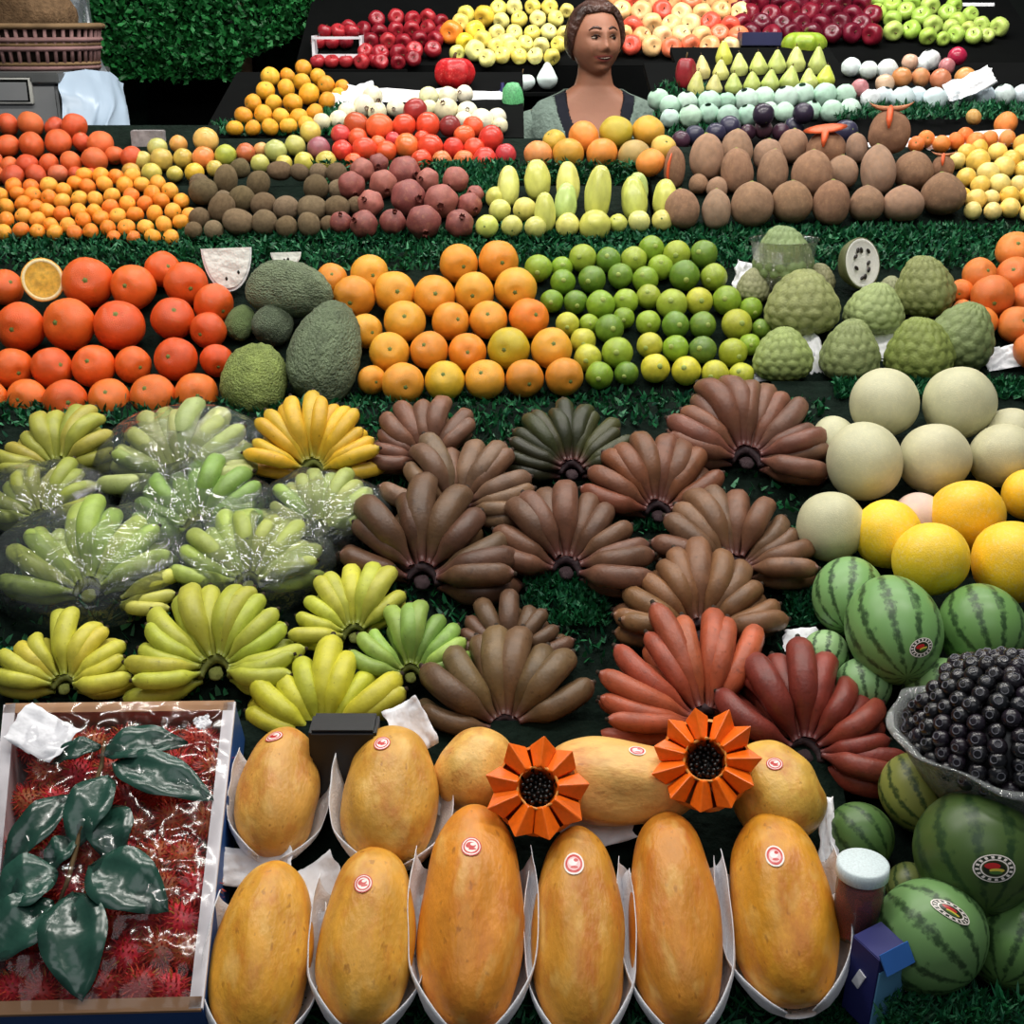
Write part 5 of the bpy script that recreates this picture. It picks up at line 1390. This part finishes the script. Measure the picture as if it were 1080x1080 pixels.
# ivy curtain over the doorway and along the top
def ivyspot(xa, xb, fy0, fy1, D0, D1):
    def f():
        x = U(xa, xb); y = U(fy0(x), fy1(x)); p = P(x, y, U(D0, D1)); return p, Vector((U(-.6, .6), -1, .1))
    return f
def low(x): return 66 + 6 * math.sin(x * .07) if x < 250 else (66 - (x - 250) * .42 if x < 350 else 22)
blades('ivy_foliage', 'dense green artificial ivy hanging above the dark doorway', [ivyspot(85, 350, lambda x: -70, low, 4.78, 5.0)] * 3 + [ivyspot(85, 250, lambda x: 40, lambda x: 84, 4.85, 5.0)], 15000, 'ivy', ln=(.015, .036), leaf=True, cat='ivy')
blades('ivy_foliage', 'green artificial ivy garland running above the back apples', [ivyspot(345, 480, lambda x: -40, lambda x: 16, 5.1, 5.25), ivyspot(480, 1000, lambda x: -60, lambda x: -4, 5.25, 5.4)], 5500, 'ivy', ln=(.015, .036), leaf=True, cat='ivy')
bk = box('hedge_board', .98, .04, 2.12, M['mat'], None, (P(218, 20, 5.05).x, 5.55, 1.06)); tag(bk, 'dark backing panel behind the hanging ivy', 'panel')
dk_ = box('doorway_dark_1', .44, .04, 1.75, plain('doorway_darkness', (7, 7, 8), .9, .05), None, (P(193, 100, 4.9).x, 5.47, .9)); dk_['kind'] = 'structure'  # black panel painting in the darkness of the open doorway
# grey cabinet with a framed plate, basket on top, plastic sheet draped
M['steel'] = plain('grey_painted_steel', (128, 130, 132), .5, .5, noise_amt=.06)
cab = empty('grey_cabinet', (P(20, 110, 3.75).x, P(20, 110, 3.75).y, 0), 'grey metal cabinet with a framed plate behind the deep-orange citrus', 'cabinet')
ctop = P(30, 76, 3.75).z
cy = cab.location.y
wd_ = .46; cx = P(62, 100, 3.75).x - wd_ / 2
box('body', wd_, .5, ctop - .03, M['steel'], cab, (cx - cab.location.x, .25, (ctop - .03) / 2), .008)
box('top_slab', wd_ + .02, .52, .03, plain('dark_grey_edge', (86, 88, 88), .5), cab, (cx - cab.location.x, .25, ctop - .015), .004)
pl = P(2, 95, 3.75)
f = box('plate_frame', 70 / F * 3.75, .012, 27 / F * 3.75, plain('silver_frame', (196, 196, 190), .3, .6), cab, (pl.x - cab.location.x, -.006, pl.z), .002)
box('plate_gap', 64 / F * 3.75, .006, 22 / F * 3.75, M['black'], f, (0, -.005, 0))
box('plate', 62 / F * 3.75, .006, 18 / F * 3.75, M['steel'], f, (-.002, -.009, -.002))
# basket: flared, woven from upright ribs and bands
M['wicker'] = plain('purple_brown_wicker', (138, 106, 104), .8, .2, noise_amt=.3, scale=14)
M['wicker2'] = plain('brown_wicker', (122, 98, 70), .8, .2, noise_amt=.3, scale=14)
bkq = Vector((P(22, 60, 3.8).x, cy + .24, ctop))
bas = empty('wicker_basket', bkq, 'purple-brown wicker basket standing on the grey cabinet', 'basket')
rx_ = .185
bas.scale = (1, 1, .62)
def ringpts(r, z, n=40): return [Vector((r * math.cos(2 * PI * k / n), r * .8 * math.sin(2 * PI * k / n), z)) for k in range(n + 1)]
for nm, r, z, t, mt in (('base_band', rx_ * .96, .012, .012, 'wicker'), ('base_band', rx_ * .97, .03, .010, 'wicker2'), ('middle_band', rx_ * 1.0, .10, .013, 'wicker'), ('middle_band', rx_ * 1.0, .118, .011, 'wicker2'), ('upper_band', rx_ * 1.03, .14, .012, 'wicker'), ('rim_band', rx_ * 1.08, .20, .014, 'wicker2')):
    ob(nm, tube_mesh(nm, ringpts(r, z), t, 8, False), M[mt], bas)
rib = tube_mesh('rib', [(0, 0, 0), (.006, 0, .1), (.016, 0, .2)], .006, 6); rib.materials.append(M['wicker'])
for k in range(44):
    a = 2 * PI * k / 44
    o = ob('rib', rib, None, bas); o.location = (rx_ * .97 * math.cos(a), rx_ * .97 * .8 * math.sin(a), 0); o.rotation_euler = (0, 0, a)
ob('inner_lining', lathe('inner_lining', [(rx_ * 1.0, .19), (rx_ * .9, .05), (0, .02)], 36), plain('dark_lining', (44, 32, 26), .9), bas).scale = (1, .8, 1)
M['sack'] = plain('brown_cloth', (104, 82, 60), .9, .1, noise_amt=.3, scale=8, bump=.4, bscale=20)
sk = ob('cloth_bundle', lathe('cloth_bundle', prof_fn(lambda t: (math.sin(t), math.cos(t)), 20), 28, wob(.25, 1.6, 5)), M['sack']); sk.location = bkq + Vector((-.02, 0, .17)); sk.scale = (.15, .12, .13)
tag(sk, 'brown cloth bundle filling the wicker basket', 'cloth')
# plastic sheet: falls over the cabinet corner
def sheet(name, grid, mat, label, cat, amp=.012, sub=8):
    rows_ = len(grid); cols_ = len(grid[0]); vs, fs = [], []
    nr, nc = (rows_ - 1) * sub, (cols_ - 1) * sub
    for j in range(nr + 1):
        for i in range(nc + 1):
            v, u = j / sub, i / sub
            r0, c0 = min(int(v), rows_ - 2), min(int(u), cols_ - 2)
            fv, fu = v - r0, u - c0
            p = (grid[r0][c0] * (1 - fu) + grid[r0][c0 + 1] * fu) * (1 - fv) + (grid[r0 + 1][c0] * (1 - fu) + grid[r0 + 1][c0 + 1] * fu) * fv
            k = noise.noise(Vector((i * .33, j * .12, 2)))
            vs.append(p + Vector((k * amp * .4, -abs(k) * amp, 0)) + Vector((0, noise.noise(p * 14) * amp, 0)))
    for j in range(nr):
        for i in range(nc): fs.append((j * (nc + 1) + i, j * (nc + 1) + i + 1, (j + 1) * (nc + 1) + i + 1, (j + 1) * (nc + 1) + i))
    o = ob(name, mesh(name, vs, fs), M[mat]); return tag(o, label, cat)
M['sheet'] = plain('pale_blue_plastic', (160, 178, 196), .35, .5, noise_amt=.08, scale=5)
sheet('plastic_sheet', [[P(64, 77, 3.76), P(92, 73, 3.84), P(116, 76, 3.92), P(131, 88, 3.98)], [P(66, 100, 3.72), P(98, 104, 3.76), P(120, 112, 3.80), P(134, 112, 3.88)], [P(64, 135, 3.70), P(96, 136, 3.73), P(112, 132, 3.70), P(137, 138, 3.84)], [P(62, 178, 3.68), P(96, 178, 3.70), P(116, 178, 3.68), P(140, 174, 3.82)]], 'sheet', 'pale blue plastic sheet draped over the cabinet corner', 'sheet', .022, 7)
sheet('clear_sheet', [[P(72, -20, 4.1), P(86, -20, 4.15), P(92, -20, 4.2)], [P(74, 40, 4.0), P(88, 36, 4.05), P(100, 40, 4.1)], [P(70, 80, 3.9), P(92, 78, 3.95), P(114, 76, 4.0)]], 'drape', 'clear plastic sheet hanging beside the wicker basket', 'sheet', .015)
pb = px_box('speckled_box', 140, 174, 137, 162, 3.13, .03, plain('speckled_grey_card', (146, 140, 140), .7, .2, noise_amt=.35, scale=60), 'small speckled grey box behind the mangoes', 'box')
# tier F clutter
M['redorn'] = skin_mat('red_ornament', base=(196, 28, 34), rough=.35, tone=.3, tone_scale=3, spot=(240, 120, 110), spot_scale=9, spot_lo=.56, spot_hi=.66, spot_amt=.7)
M['greenorn'] = skin_mat('green_ornament', base=(142, 170, 44), rough=.4, tone=.15, spot=(190, 190, 70), spot_scale=3, spot_lo=.5, spot_hi=.7, spot_amt=.5)
def ornament(kind, px, py, rx, ry, D, mat, label, cat, lob=7):
    q = P(px, py, D); s = D / F
    root = empty(kind, q, label, cat)
    b_ = ob('body', lathe('body', prof_fn(lambda t: (abs(math.sin(t)) ** .8, math.cos(t) - .15 * g(t, .4)), 24), 42, lobes(lob, .07, 2, .04)), mat, root); b_.scale = (rx * s, rx * s * .9, ry * s)
    st = ob('stem', tube_mesh('stem', [(0, 0, .8), (.05, 0, 1.05), (.12, .02, 1.2)], [.10, .08, .07], 8), M['stem'], root); st.scale = b_.scale
    return root
ornament('bell_pepper', 479, 77, 21, 17, 3.60, M['redorn'], 'big red lobed pepper standing behind the cream fruit', 'pepper')
ornament('squash', 848, 47, 23, 14, 3.98, M['greenorn'], 'lobed green squash on top of the pear pyramid', 'squash', 9)
ornament('red_apple', 723, 77, 11, 17, 3.60, skin_mat('deep_red_skin', base=(146, 36, 44), rough=.35, tone=.2), 'single tall deep-red apple beside the green pears', 'apple', 5)
# white foam-wrapped pieces next to the vendor
def foam_pear(px, py, rx, ry, D, mk, label):
    q = P(px, py, D); s = D / F
    root = empty('foam_wrapped_pear', q, label, 'pear')
    b_ = ob('foam_net', ME[mk][0].copy(), None, root); b_.data.materials.clear(); b_.data.materials.append(M['foam']); b_.scale = (rx * s, rx * s, ry * s)
    t = ob('stem', ME['stem'], None, root); t.scale = (rx * s,) * 3; t.location = (0, 0, ry * s * (1.1 if mk == 'pear' else .8))
foam_pear(551, 87, 13, 11, 4.40, 'apple', 'round white foam-wrapped fruit with a stem beside the vendor')
foam_pear(577, 82, 11, 12, 4.40, 'pear', 'pear-shaped white foam-wrapped fruit beside the vendor')
px_box('shelf_ledge', 528, 604, 97, 101, 4.40, .12, M['black'], 'narrow black ledge under the white foam-wrapped fruit behind the vendor', 'shelf')
fg = ob('bean_packet', lathe('bean_packet', [(0, 1), (.5, .95), (.9, .6), (1, 0), (.9, -.7), (.5, -.95), (0, -1)], 20, wob(.2, 2, 4)), plain('green_packet', (96, 176, 116), .4, .5, noise_amt=.4, scale=9)); fg.location = P(541, 105, 3.5); fg.scale = (.03, .02, .045)
tag(fg, 'small green plastic packet beside the vendor', 'packet')
bt = ob('blue_bottle', lathe('blue_bottle', [(0, 1.3), (.35, 1.3), (.38, .9), (.9, .7), (1, .4), (1, -1), (0, -1)], 20), plain('dark_blue_plastic', (34, 38, 92), .3)); bt.location = P(530, 108, 3.55); bt.scale = (.014, .014, .04)
tag(bt, 'small dark blue bottle next to the green packet', 'bottle')
# apple crate on the back shelf
crq = P(356, 52, 4.42); s = 4.42 / F
cr = empty('apple_crate', crq, 'small white crate of red apples at the end of the back shelf', 'crate')
M['cratew'] = plain('white_crate_plastic', (214, 212, 216), .5)
w_, h_, d_ = 50 * s, 27 * s, .2
box('front_slat', w_, .008, h_ * .32, M['cratew'], cr, (0, -.01, -h_ * .33)); box('top_slat', w_, .008, h_ * .1, M['cratew'], cr, (0, -.01, h_ * .42))
for x in (-1, 1): box('side_panel', .01, d_, h_, M['cratew'], cr, (x * w_ / 2, d_ / 2 - .01, 0))
box('back_panel', w_, .008, h_, M['cratew'], cr, (0, d_, 0)); box('bottom_panel', w_, d_, .008, M['cratew'], cr, (0, d_ / 2, -h_ / 2))
pp = [(336 + 14.5 * k, 45 + U(-1, 1), 8.2) for k in range(3)] + [(343 + 14 * k, 33, 8.5) for k in range(3)] + [(335 + 15 * k, 65, 8) for k in range(5)]
lb = labels_for(pp, 'apple', 'crate end of the back shelf')
for i, (x, y, r) in enumerate(pp):
    o = ob('apple', ME['apple'][0], None); o.location = P(x, y, 4.48 if y < 60 else 4.40); o.scale = (r * s,) * 3; o.color = jit(random.choice(AR), .1); o.rotation_euler = (U(-.6, .6), U(-.6, .6), U(0, 6))
    ob('stem', ME['stem'], None, o).location = (0, 0, .5)
    tag(o, lb[i], 'apple', 'red apples in and below the white crate')
lip = px_box('shelf_lip', 326, 430, 73, 77, 4.38, .09, M['black'], 'narrow black ledge under the white apple crate', 'shelf')
wc = px_box('white_card', 1012, 1048, 3, 22, 4.75, .006, M['paper'], 'white card standing behind the green apples', 'card')
paper(1022, 90, 26, 12, Fb, .06, 'white paper corner behind the white foam-wrapped fruit', .2, .5)
trayl = sheet('tray_edge', [[P(700, 66, 4.43), P(870, 56, 4.43), P(1075, 40, 4.43)], [P(700, 69, 4.42), P(870, 60, 4.42), P(1075, 44, 4.42)]], 'paper', 'thin pale paper edge along the back apple shelf', 'paper', .006) if False else None
dc = px_box('dark_tray', 780, 822, 34, 48, 4.40, .1, plain('dark_blue_tray', (44, 46, 78), .4), 'small dark blue tray in front of the maroon apples', 'tray')

# ================================================================ the vendor
def vendor():
    D0 = 4.15
    hc = P(628, 44, D0)                                   # head centre
    yaw = R(17)
    H = .108                                              # half head height
    nu, nv = 110, 84
    import bmesh as _b
    def face(a, t):
        """a azimuth (0 forward, + towards her left), t polar from the top"""
        x = .079 * math.sin(t) * math.sin(a); f = .094 * math.sin(t) * math.cos(a); z = H * math.cos(t)
        if z < -.02:
            k = min(1, (-z - .02) / .088); x *= 1 - .20 * k ** 1.4
            if f < 0: f *= 1 - .35 * k
        if f > 0:
            f *= .97
            e = lambda cx, cz, sx, sz: math.exp(-((x - cx) / sx) ** 2 - ((z - cz) / sz) ** 2)
            for sg in (-1, 1):
                f -= .009 * e(sg * .031, .010, .017, .011)
                f += .005 * e(sg * .030, .028, .022, .008)
                f += .006 * e(sg * .042, -.022, .022, .020)
                f += .008 * e(sg * .012, -.028, .008, .008)
            f += .010 * e(0, .008, .009, .022) + .021 * e(0, -.020, .011, .013)
            zm = -.0535 + 7 * x * x
            f += .006 * e(0, -.050, .030, .013) - .005 * e(0, zm, .028, .0030)
            f += .004 * e(-.040, -.036, .012, .014) + .004 * e(.040, -.036, .012, .014) - .003 * e(.031, -.046, .006, .012) - .003 * e(-.031, -.046, .006, .012)
            f += .004 * e(0, -.045, .014, .004) + .005 * e(0, -.060, .014, .005)
            f -= .004 * e(0, -.071, .020, .006)
            f += .010 * e(0, -.088, .022, .014)
        return Vector((x, -f, z))
    vs, fs = [], []
    for j in range(nv + 1):
        t = PI * j / nv
        for i in range(nu): vs.append(face(2 * PI * i / nu, max(.001, min(PI - .001, t))))
    for j in range(nv):
        for i in range(nu):
            i2 = (i + 1) % nu
            fs.append((j * nu + i, (j + 1) * nu + i, (j + 1) * nu + i2, j * nu + i2))
    RZ = Matrix.Rotation(yaw, 3, 'Z') @ Matrix.Rotation(R(-3), 3, 'X')
    bm = _b.new()
    def addmesh(vv, ff):
        m = [bm.verts.new(v) for v in vv]
        for f in ff:
            try: bm.faces.new([m[k] for k in f])
            except ValueError: pass
    addmesh([RZ @ v for v in vs], fs)
    # ears
    for sg in (-1, 1):
        ev, ef = [], []
        for j in range(9):
            for i in range(12):
                t = PI * j / 8; a = 2 * PI * i / 12
                ev.append(RZ @ (Vector((sg * .074, .006, -.002)) + Vector((.008 * math.sin(t) * math.cos(a) + sg * .004, .017 * math.sin(t) * math.sin(a) + .004, .031 * math.cos(t)))))
        for j in range(8):
            for i in range(12): ef.append((j * 12 + i, (j + 1) * 12 + i, (j + 1) * 12 + (i + 1) % 12, j * 12 + (i + 1) % 12))
        addmesh(ev, ef)
    # torso, arms and legs: lofted rings (x half width, y half depth, y centre), z from head centre
    floor_z = -hc.z
    def loft(secs, seg=36, close=True):
        lv, lf = [], []
        for (c, rx, ry, ax) in secs:
            for k in range(seg):
                a = 2 * PI * k / seg
                ca, sa = math.cos(a), math.sin(a)
                e = .85
                px_ = rx * math.copysign(abs(ca) ** e, ca); py_ = ry * math.copysign(abs(sa) ** e, sa)
                lv.append(Vector(c) + (ax @ Vector((px_, py_, 0)) if ax else Vector((px_, py_, 0))))
        for j in range(len(secs) - 1):
            for k in range(seg): lf.append((j * seg + k, j * seg + (k + 1) % seg, (j + 1) * seg + (k + 1) % seg, (j + 1) * seg + k))
        if close: lf.append(tuple(reversed(range(seg)))); lf.append(tuple((len(secs) - 1) * seg + k for k in range(seg)))
        return lv, lf
    TOR = [(-.055, .052, .056, .020), (-.10, .055, .058, .026), (-.135, .064, .064, .03), (-.160, .105, .076, .035), (-.185, .165, .088, .038), (-.215, .195, .098, .036), (-.26, .200, .112, .028), (-.31, .190, .125, .018), (-.36, .188, .135, .010), (-.42, .182, .130, .012), (-.52, .170, .118, .02), (-.62, .180, .125, .02), (-.74, .200, .140, .02), (-.82, .190, .135, .02)]
    addmesh(*loft([((0, y, z), rx, ry, None) for z, rx, ry, y in TOR]))
    def limb(pts, rads, seg=20):
        secs = []
        P_ = [Vector(p) for p in pts]
        for i, p in enumerate(P_):
            d = (P_[min(i + 1, len(P_) - 1)] - P_[max(i - 1, 0)]).normalized()
            secs.append((p, rads[i], rads[i], frame(d)))
        return loft(secs, seg)
    ARM = {}
    for sg in (-1, 1):
        ARM[sg] = [(sg * .150, .04, -.245), (sg * .196, .04, -.262), (sg * .228, .045, -.36), (sg * .235, .05, -.47), (sg * .238, .0, -.55), (sg * .225, -.08, -.62), (sg * .21, -.13, -.66)]
        addmesh(*limb(ARM[sg], [.058, .056, .050, .043, .040, .034, .027]))
        # hand: palm, four fingers, thumb
        p = Vector((sg * .205, -.15, -.675)); d = Vector((-sg * .1, -.75, -.55)).normalized(); sx = Vector((1, 0, 0))
        addmesh(*limb([p - d * .03, p + d * .02, p + d * .06], [.026, .034, .03], 12))
        for k in range(4):
            b0 = p + d * .055 + sx * (k - 1.5) * .017; l = (.062, .072, .068, .052)[k if sg > 0 else 3 - k]
            addmesh(*limb([b0, b0 + d * l * .5 + Vector((0, 0, -.004)), b0 + d * l + Vector((0, 0, -.02))], [.0095, .009, .007], 8))
        b0 = p + sx * (-sg * .028); addmesh(*limb([b0, b0 + d * .03 - sx * sg * .014, b0 + d * .055 - sx * sg * .016], [.013, .011, .008], 8))
        addmesh(*limb([(sg * .09, .02, -.76), (sg * .10, .02, -.95), (sg * .10, .025, -1.15), (sg * .10, .03, -1.3), (sg * .10, .035, floor_z + .06)], [.098, .085, .062, .056, .042]))
        addmesh(*limb([(sg * .10, .06, floor_z + .04), (sg * .105, 0, floor_z + .045), (sg * .11, -.09, floor_z + .035), (sg * .112, -.15, floor_z + .025)], [.036, .042, .04, .022]))
    _b.ops.recalc_face_normals(bm, faces=bm.faces[:])
    me = bpy.data.meshes.new('person'); bm.to_mesh(me); bm.free()
    o = bpy.data.objects.new('person_raw', me); COL.objects.link(o)
    rm = o.modifiers.new('r', 'REMESH'); rm.mode = 'VOXEL'; rm.voxel_size = .0042
    smm = o.modifiers.new('s', 'SMOOTH'); smm.factor = .4; smm.iterations = 2
    dg = bpy.context.evaluated_depsgraph_get()
    me2 = bpy.data.meshes.new_from_object(o.evaluated_get(dg)); me2.name = 'person'
    bpy.data.objects.remove(o)
    me2.polygons.foreach_set('use_smooth', [True] * len(me2.polygons))
    inv = RZ.inverted(); lip = []
    for v in me2.vertices:
        q = inv @ v.co; k = 0
        if q.y < -.045 and abs(q.x) < .0325:
            zz = (q.z + .0535 - 7 * q.x * q.x) / (.0100 * (1 - (q.x / .034) ** 2) + .0005)
            if abs(zz) < 1: k = .85
            if abs(zz) < .22: k = 1.0
        lip.append(k)
    at = me2.attributes.new('lip', 'FLOAT', 'POINT'); at.data.foreach_set('value', lip)
    M['skin'] = skin_mat('warm_skin', base=(150, 100, 76), rough=.55, spec=.4, tone=.06, tone_scale=8, bump=.05, attr='lip', attr_col=(150, 72, 66))  # base tone darkened to carry the shade on her face and chest
    M['skin'].node_tree.nodes['Principled BSDF'].inputs['Subsurface Weight'].default_value = .08
    M['skin'].node_tree.nodes['Principled BSDF'].inputs['Subsurface Scale'].default_value = .01
    pr = ob('person', me2, M['skin']); pr.location = hc
    tag(pr, 'woman with pulled-back brown hair, sage cardigan over a dark low-cut top, smiling sideways', 'person')
    # hair
    hv, hf = [], []; keep = {}
    n1, n2 = 120, 64
    def hl(a):
        a = abs((a + PI) % (2 * PI) - PI)
        if a < .95: return .66 + .10 * a      # hairline polar angle over the face
        if a < 1.45: return .755 + (a - .95) / .5 * 1.005
        return 1.76 + min(1, (a - 1.45) / .5) * .35
    for j in range(n2 + 1):
        for i in range(n1):
            a = 2 * PI * i / n1; t = hl(a) * j / n2
            p = face(a, max(.001, t))
            nn = Vector((p.x / .076 ** 2, p.y / .094 ** 2, p.z / H ** 2)).normalized()
            ed = min(1, (1 - j / n2) * 5)
            th = .003 + .017 * ed ** .6 * (.75 + .35 * abs(math.sin(a))) + .0022 * noise.noise(Vector((a * 9, t * 2, 3))) + .004 * noise.noise(Vector((a * 2.5, t * 2, 8)))
            hv.append(RZ @ (p + nn * th))
    for j in range(n2):
        for i in range(n1):
            i2 = (i + 1) % n1
            hf.append((j * n1 + i, (j + 1) * n1 + i, (j + 1) * n1 + i2, j * n1 + i2))
    M['hairb'] = skin_mat('brown_hair', base=(66, 42, 34), rough=.42, spec=.45, tone=.5, tone_scale=26, bump=.5, bscale=70)
    ob('hair', mesh('hair', hv, hf), M['hairb'], pr).modifiers.new('t', 'SOLIDIFY').thickness = .006
    bun = ob('hair_knot', lathe('hair_knot', prof_fn(lambda t: (math.sin(t), math.cos(t)), 14), 20, wob(.15, 3, 2)), M['hairb'], pr); bun.location = RZ @ Vector((0, .105, -.01)); bun.scale = (.034, .028, .034)
    M['eyew'] = plain('eye_white', (150, 132, 120), .8, .05, noise_amt=.02); M['iris'] = plain('dark_iris', (24, 16, 12), .7, .1)
    for sg in (-1, 1):
        e = ob('eye', lathe('eye', prof_fn(fn_sphere, 14), 18), M['eyew'], pr); c = Vector((sg * .0305, -.0735, .009)); e.location = RZ @ c; e.scale = (.0118, .0085, .0042)
        ir = ob('iris', lathe('iris', prof_fn(fn_sphere, 10), 14), M['iris'], pr); ir.location = RZ @ (c + Vector((.003, -.0058, 0))); ir.scale = (.0064, .0038, .0050)
        br = [face(sg * x, t) + Vector((0, -.001, 0)) for x, t in ((.17, 1.24), (.33, 1.19), (.52, 1.20), (.70, 1.28))]
        ob('eyebrow', tube_mesh('eyebrow', [RZ @ p for p in br], [.0032, .0042, .0038, .0014], 6), M['hairb'], pr)
        lid = [face(sg * x, t) + Vector((0, -.003, 0)) for x, t in ((.20, 1.46), (.30, 1.405), (.42, 1.40), (.55, 1.47))]
        ob('eyelid', tube_mesh('eyelid', [RZ @ p for p in lid], [.0012, .0018, .0018, .0012], 6), M['hairb'], pr)
    M['mouth'] = plain('dark_mouth', (46, 18, 18), .5)
    M['teeth'] = plain('teeth', (176, 158, 142), .4)
    mp_ = lambda x, dz, dy: RZ @ Vector((x, -(.094 * .97 * math.sqrt(max(.01, 1 - (x / .079) ** 2)) * .855) - dy, -.0535 + 7 * x * x + dz))
    bvh = BVHTree.FromPolygons([v.co for v in me2.vertices], [tuple(p.vertices) for p in me2.polygons])
    def onface(x, z, out=.0006):
        o_, d_ = RZ @ Vector((x, -.3, z)), RZ @ Vector((0, 1, 0))
        h = bvh.ray_cast(o_, d_); return (h[0] or RZ @ Vector((x, -.08, z))) - d_ * out
    xs = [-.023, -.014, -.006, .002, .010, .018, .025]
    ob('mouth_line', tube_mesh('mouth_line', [onface(x, -.0538 + 7 * x * x) for x in xs], [.0008, .0018, .0024, .0026, .0024, .0018, .0008], 6), M['mouth'], pr)
    ob('teeth', tube_mesh('teeth', [onface(x, -.0526 + 7 * x * x, .0016) for x in xs[1:-1]], [.0006, .0012, .0014, .0012, .0006], 6), M['teeth'], pr)
    # clothes: shells that follow the torso rings
    def shell(name, mat, off, z0, z1, cut, amp=.003, parent=pr):
        secs = []
        zs = [z0 + (z1 - z0) * k / 130 for k in range(131)]
        def at_(z):
            for a, b in zip(TOR, TOR[1:]):
                if a[0] >= z >= b[0]:
                    t = (a[0] - z) / (a[0] - b[0]); return tuple(x + (y - x) * t for x, y in zip(a, b))
            return TOR[-1]
        vs, fs, seg = [], [], 260
        ok = []
        for z in zs:
            _, rx, ry, yc = at_(z)
            for k in range(seg):
                a = 2 * PI * k / seg; ca, sa = math.cos(a), math.sin(a)
                x = (rx + off) * math.copysign(abs(ca) ** .85, ca); y = yc + (ry + off) * math.copysign(abs(sa) ** .85, sa)
                w = amp * noise.noise(Vector((a * 3, z * 20, off * 99)))
                vs.append(Vector((x * (1 + w * 6), y * (1 + w * 6), z))); ok.append(cut(x, y - yc, z))
        for j in range(130):
            for k in range(seg):
                f = (j * seg + k, j * seg + (k + 1) % seg, (j + 1) * seg + (k + 1) % seg, (j + 1) * seg + k)
                if all(ok[q] for q in f): fs.append(f)
        used = sorted({q for f in fs for q in f}); mp = {q: i for i, q in enumerate(used)}
        o = ob(name, mesh(name, [vs[q] for q in used], [tuple(mp[q] for q in f) for f in fs]), mat, parent)
        md = o.modifiers.new('t', 'SOLIDIFY'); md.thickness = .005; md.offset = 1
        return o
    M['top'] = plain('black_knit', (22, 24, 34), .8, .2, noise_amt=.2, scale=20)
    M['card_'] = plain('sage_knit', (112, 128, 118), .85, .2, noise_amt=.14, scale=18, bump=.5, bscale=60)
    def vw(z):
        pts_ = [(-.10, .098), (-.16, .092), (-.22, .080), (-.27, .058), (-.31, .030), (-.335, -.01), (-2, -.01)]
        for (z0, w0), (z1, w1) in zip(pts_, pts_[1:]):
            if z0 >= z >= z1: return w0 + (w1 - w0) * (z0 - z) / (z0 - z1)
        return .1
    shell('tank_top', M['top'], .007, -.150, -.80, lambda x, y, z: abs(x) < .155 and (abs(x) > vw(z) if y < .01 else z < -.20) or z < -.34)
    shell('cardigan', M['card_'], .016, -.148, -.80, lambda x, y, z: y > .03 or abs(x) > max(vw(z) + .038, .088 + (-.15 - z) * .05))
    for sg in (-1, 1):
        lv, lf = limb(ARM[sg][:6], [.050, .066, .062, .055, .052, .046]); lf = lf[:-2]
        sl = ob('sleeve', mesh('sleeve', lv, lf), M['card_'], pr); sl.modifiers.new('t', 'SOLIDIFY').thickness = .004
    lg, lf = loft([((0, .02, z), rx, ry, None) for z, rx, ry in ((-.72, .205, .147), (-.82, .206, .15), (-.95, .205, .14), (-1.2, .20, .13), (-1.45, .20, .13))]); 
    ob('skirt', mesh('skirt', lg, lf[:-2]), plain('dark_skirt', (34, 36, 46), .85), pr).modifiers.new('t', 'SOLIDIFY').thickness = .004
    return pr
vendor()

# ================================================================ light
def area(name, loc, size, sy, power, col=(1, 1, 1), target=None):
    l = bpy.data.lights.new(name, 'AREA'); l.shape = 'RECTANGLE'; l.size = size; l.size_y = sy; l.energy = power; l.color = col
    o = bpy.data.objects.new(name, l); COL.objects.link(o); o.location = loc
    d = (Vector(target) - Vector(loc)) if target else Vector((0, 0, -1))
    o.rotation_mode = 'QUATERNION'; o.rotation_quaternion = d.to_track_quat('-Z', 'Y')
    return o
WARM = (1, .965, .90)
for x in (-1.0, 0.0, 1.0):
    area('stall_lamp', (x, 1.55, 2.75), .7, .12, 13, WARM, (x, 1.9, .9))
for x in (-1.3, -.45, .45, 1.3):
    area('stall_lamp', (x, 2.7, 3.0), .8, .12, 15, WARM, (x, 3.1, 1.3))
for x in (-.5, .5, 1.4):
    area('stall_lamp', (x, 4.15, 2.9), .8, .12, 20, (1, .98, .94), (x, 4.7, 1.5))
area('hall_light', (0, -.6, 3.8), 3.0, 1.6, 24, (.96, .98, 1.0), (0, 1.8, .9))
w = bpy.data.worlds.new('World'); S.world = w; w.use_nodes = True
w.node_tree.nodes['Background'].inputs[0].default_value = (.75, .85, 1, 1); w.node_tree.nodes['Background'].inputs[1].default_value = .10

cam = bpy.data.cameras.new('camera'); co = bpy.data.objects.new('camera', cam); COL.objects.link(co)
cam.sensor_width = 36; cam.sensor_fit = 'HORIZONTAL'; cam.lens = F / 1080 * 36; cam.clip_start = .05
co.location = CAM; co.rotation_euler = (PI / 2 - TH, 0, 0)
S.camera = co
S.view_settings.view_transform = 'Standard'; S.view_settings.look = 'None'; S.view_settings.gamma = 1; S.view_settings.exposure = -.06
S.cycles.transparent_max_bounces = 12; S.cycles.max_bounces = 6
S.cycles.use_denoising = True
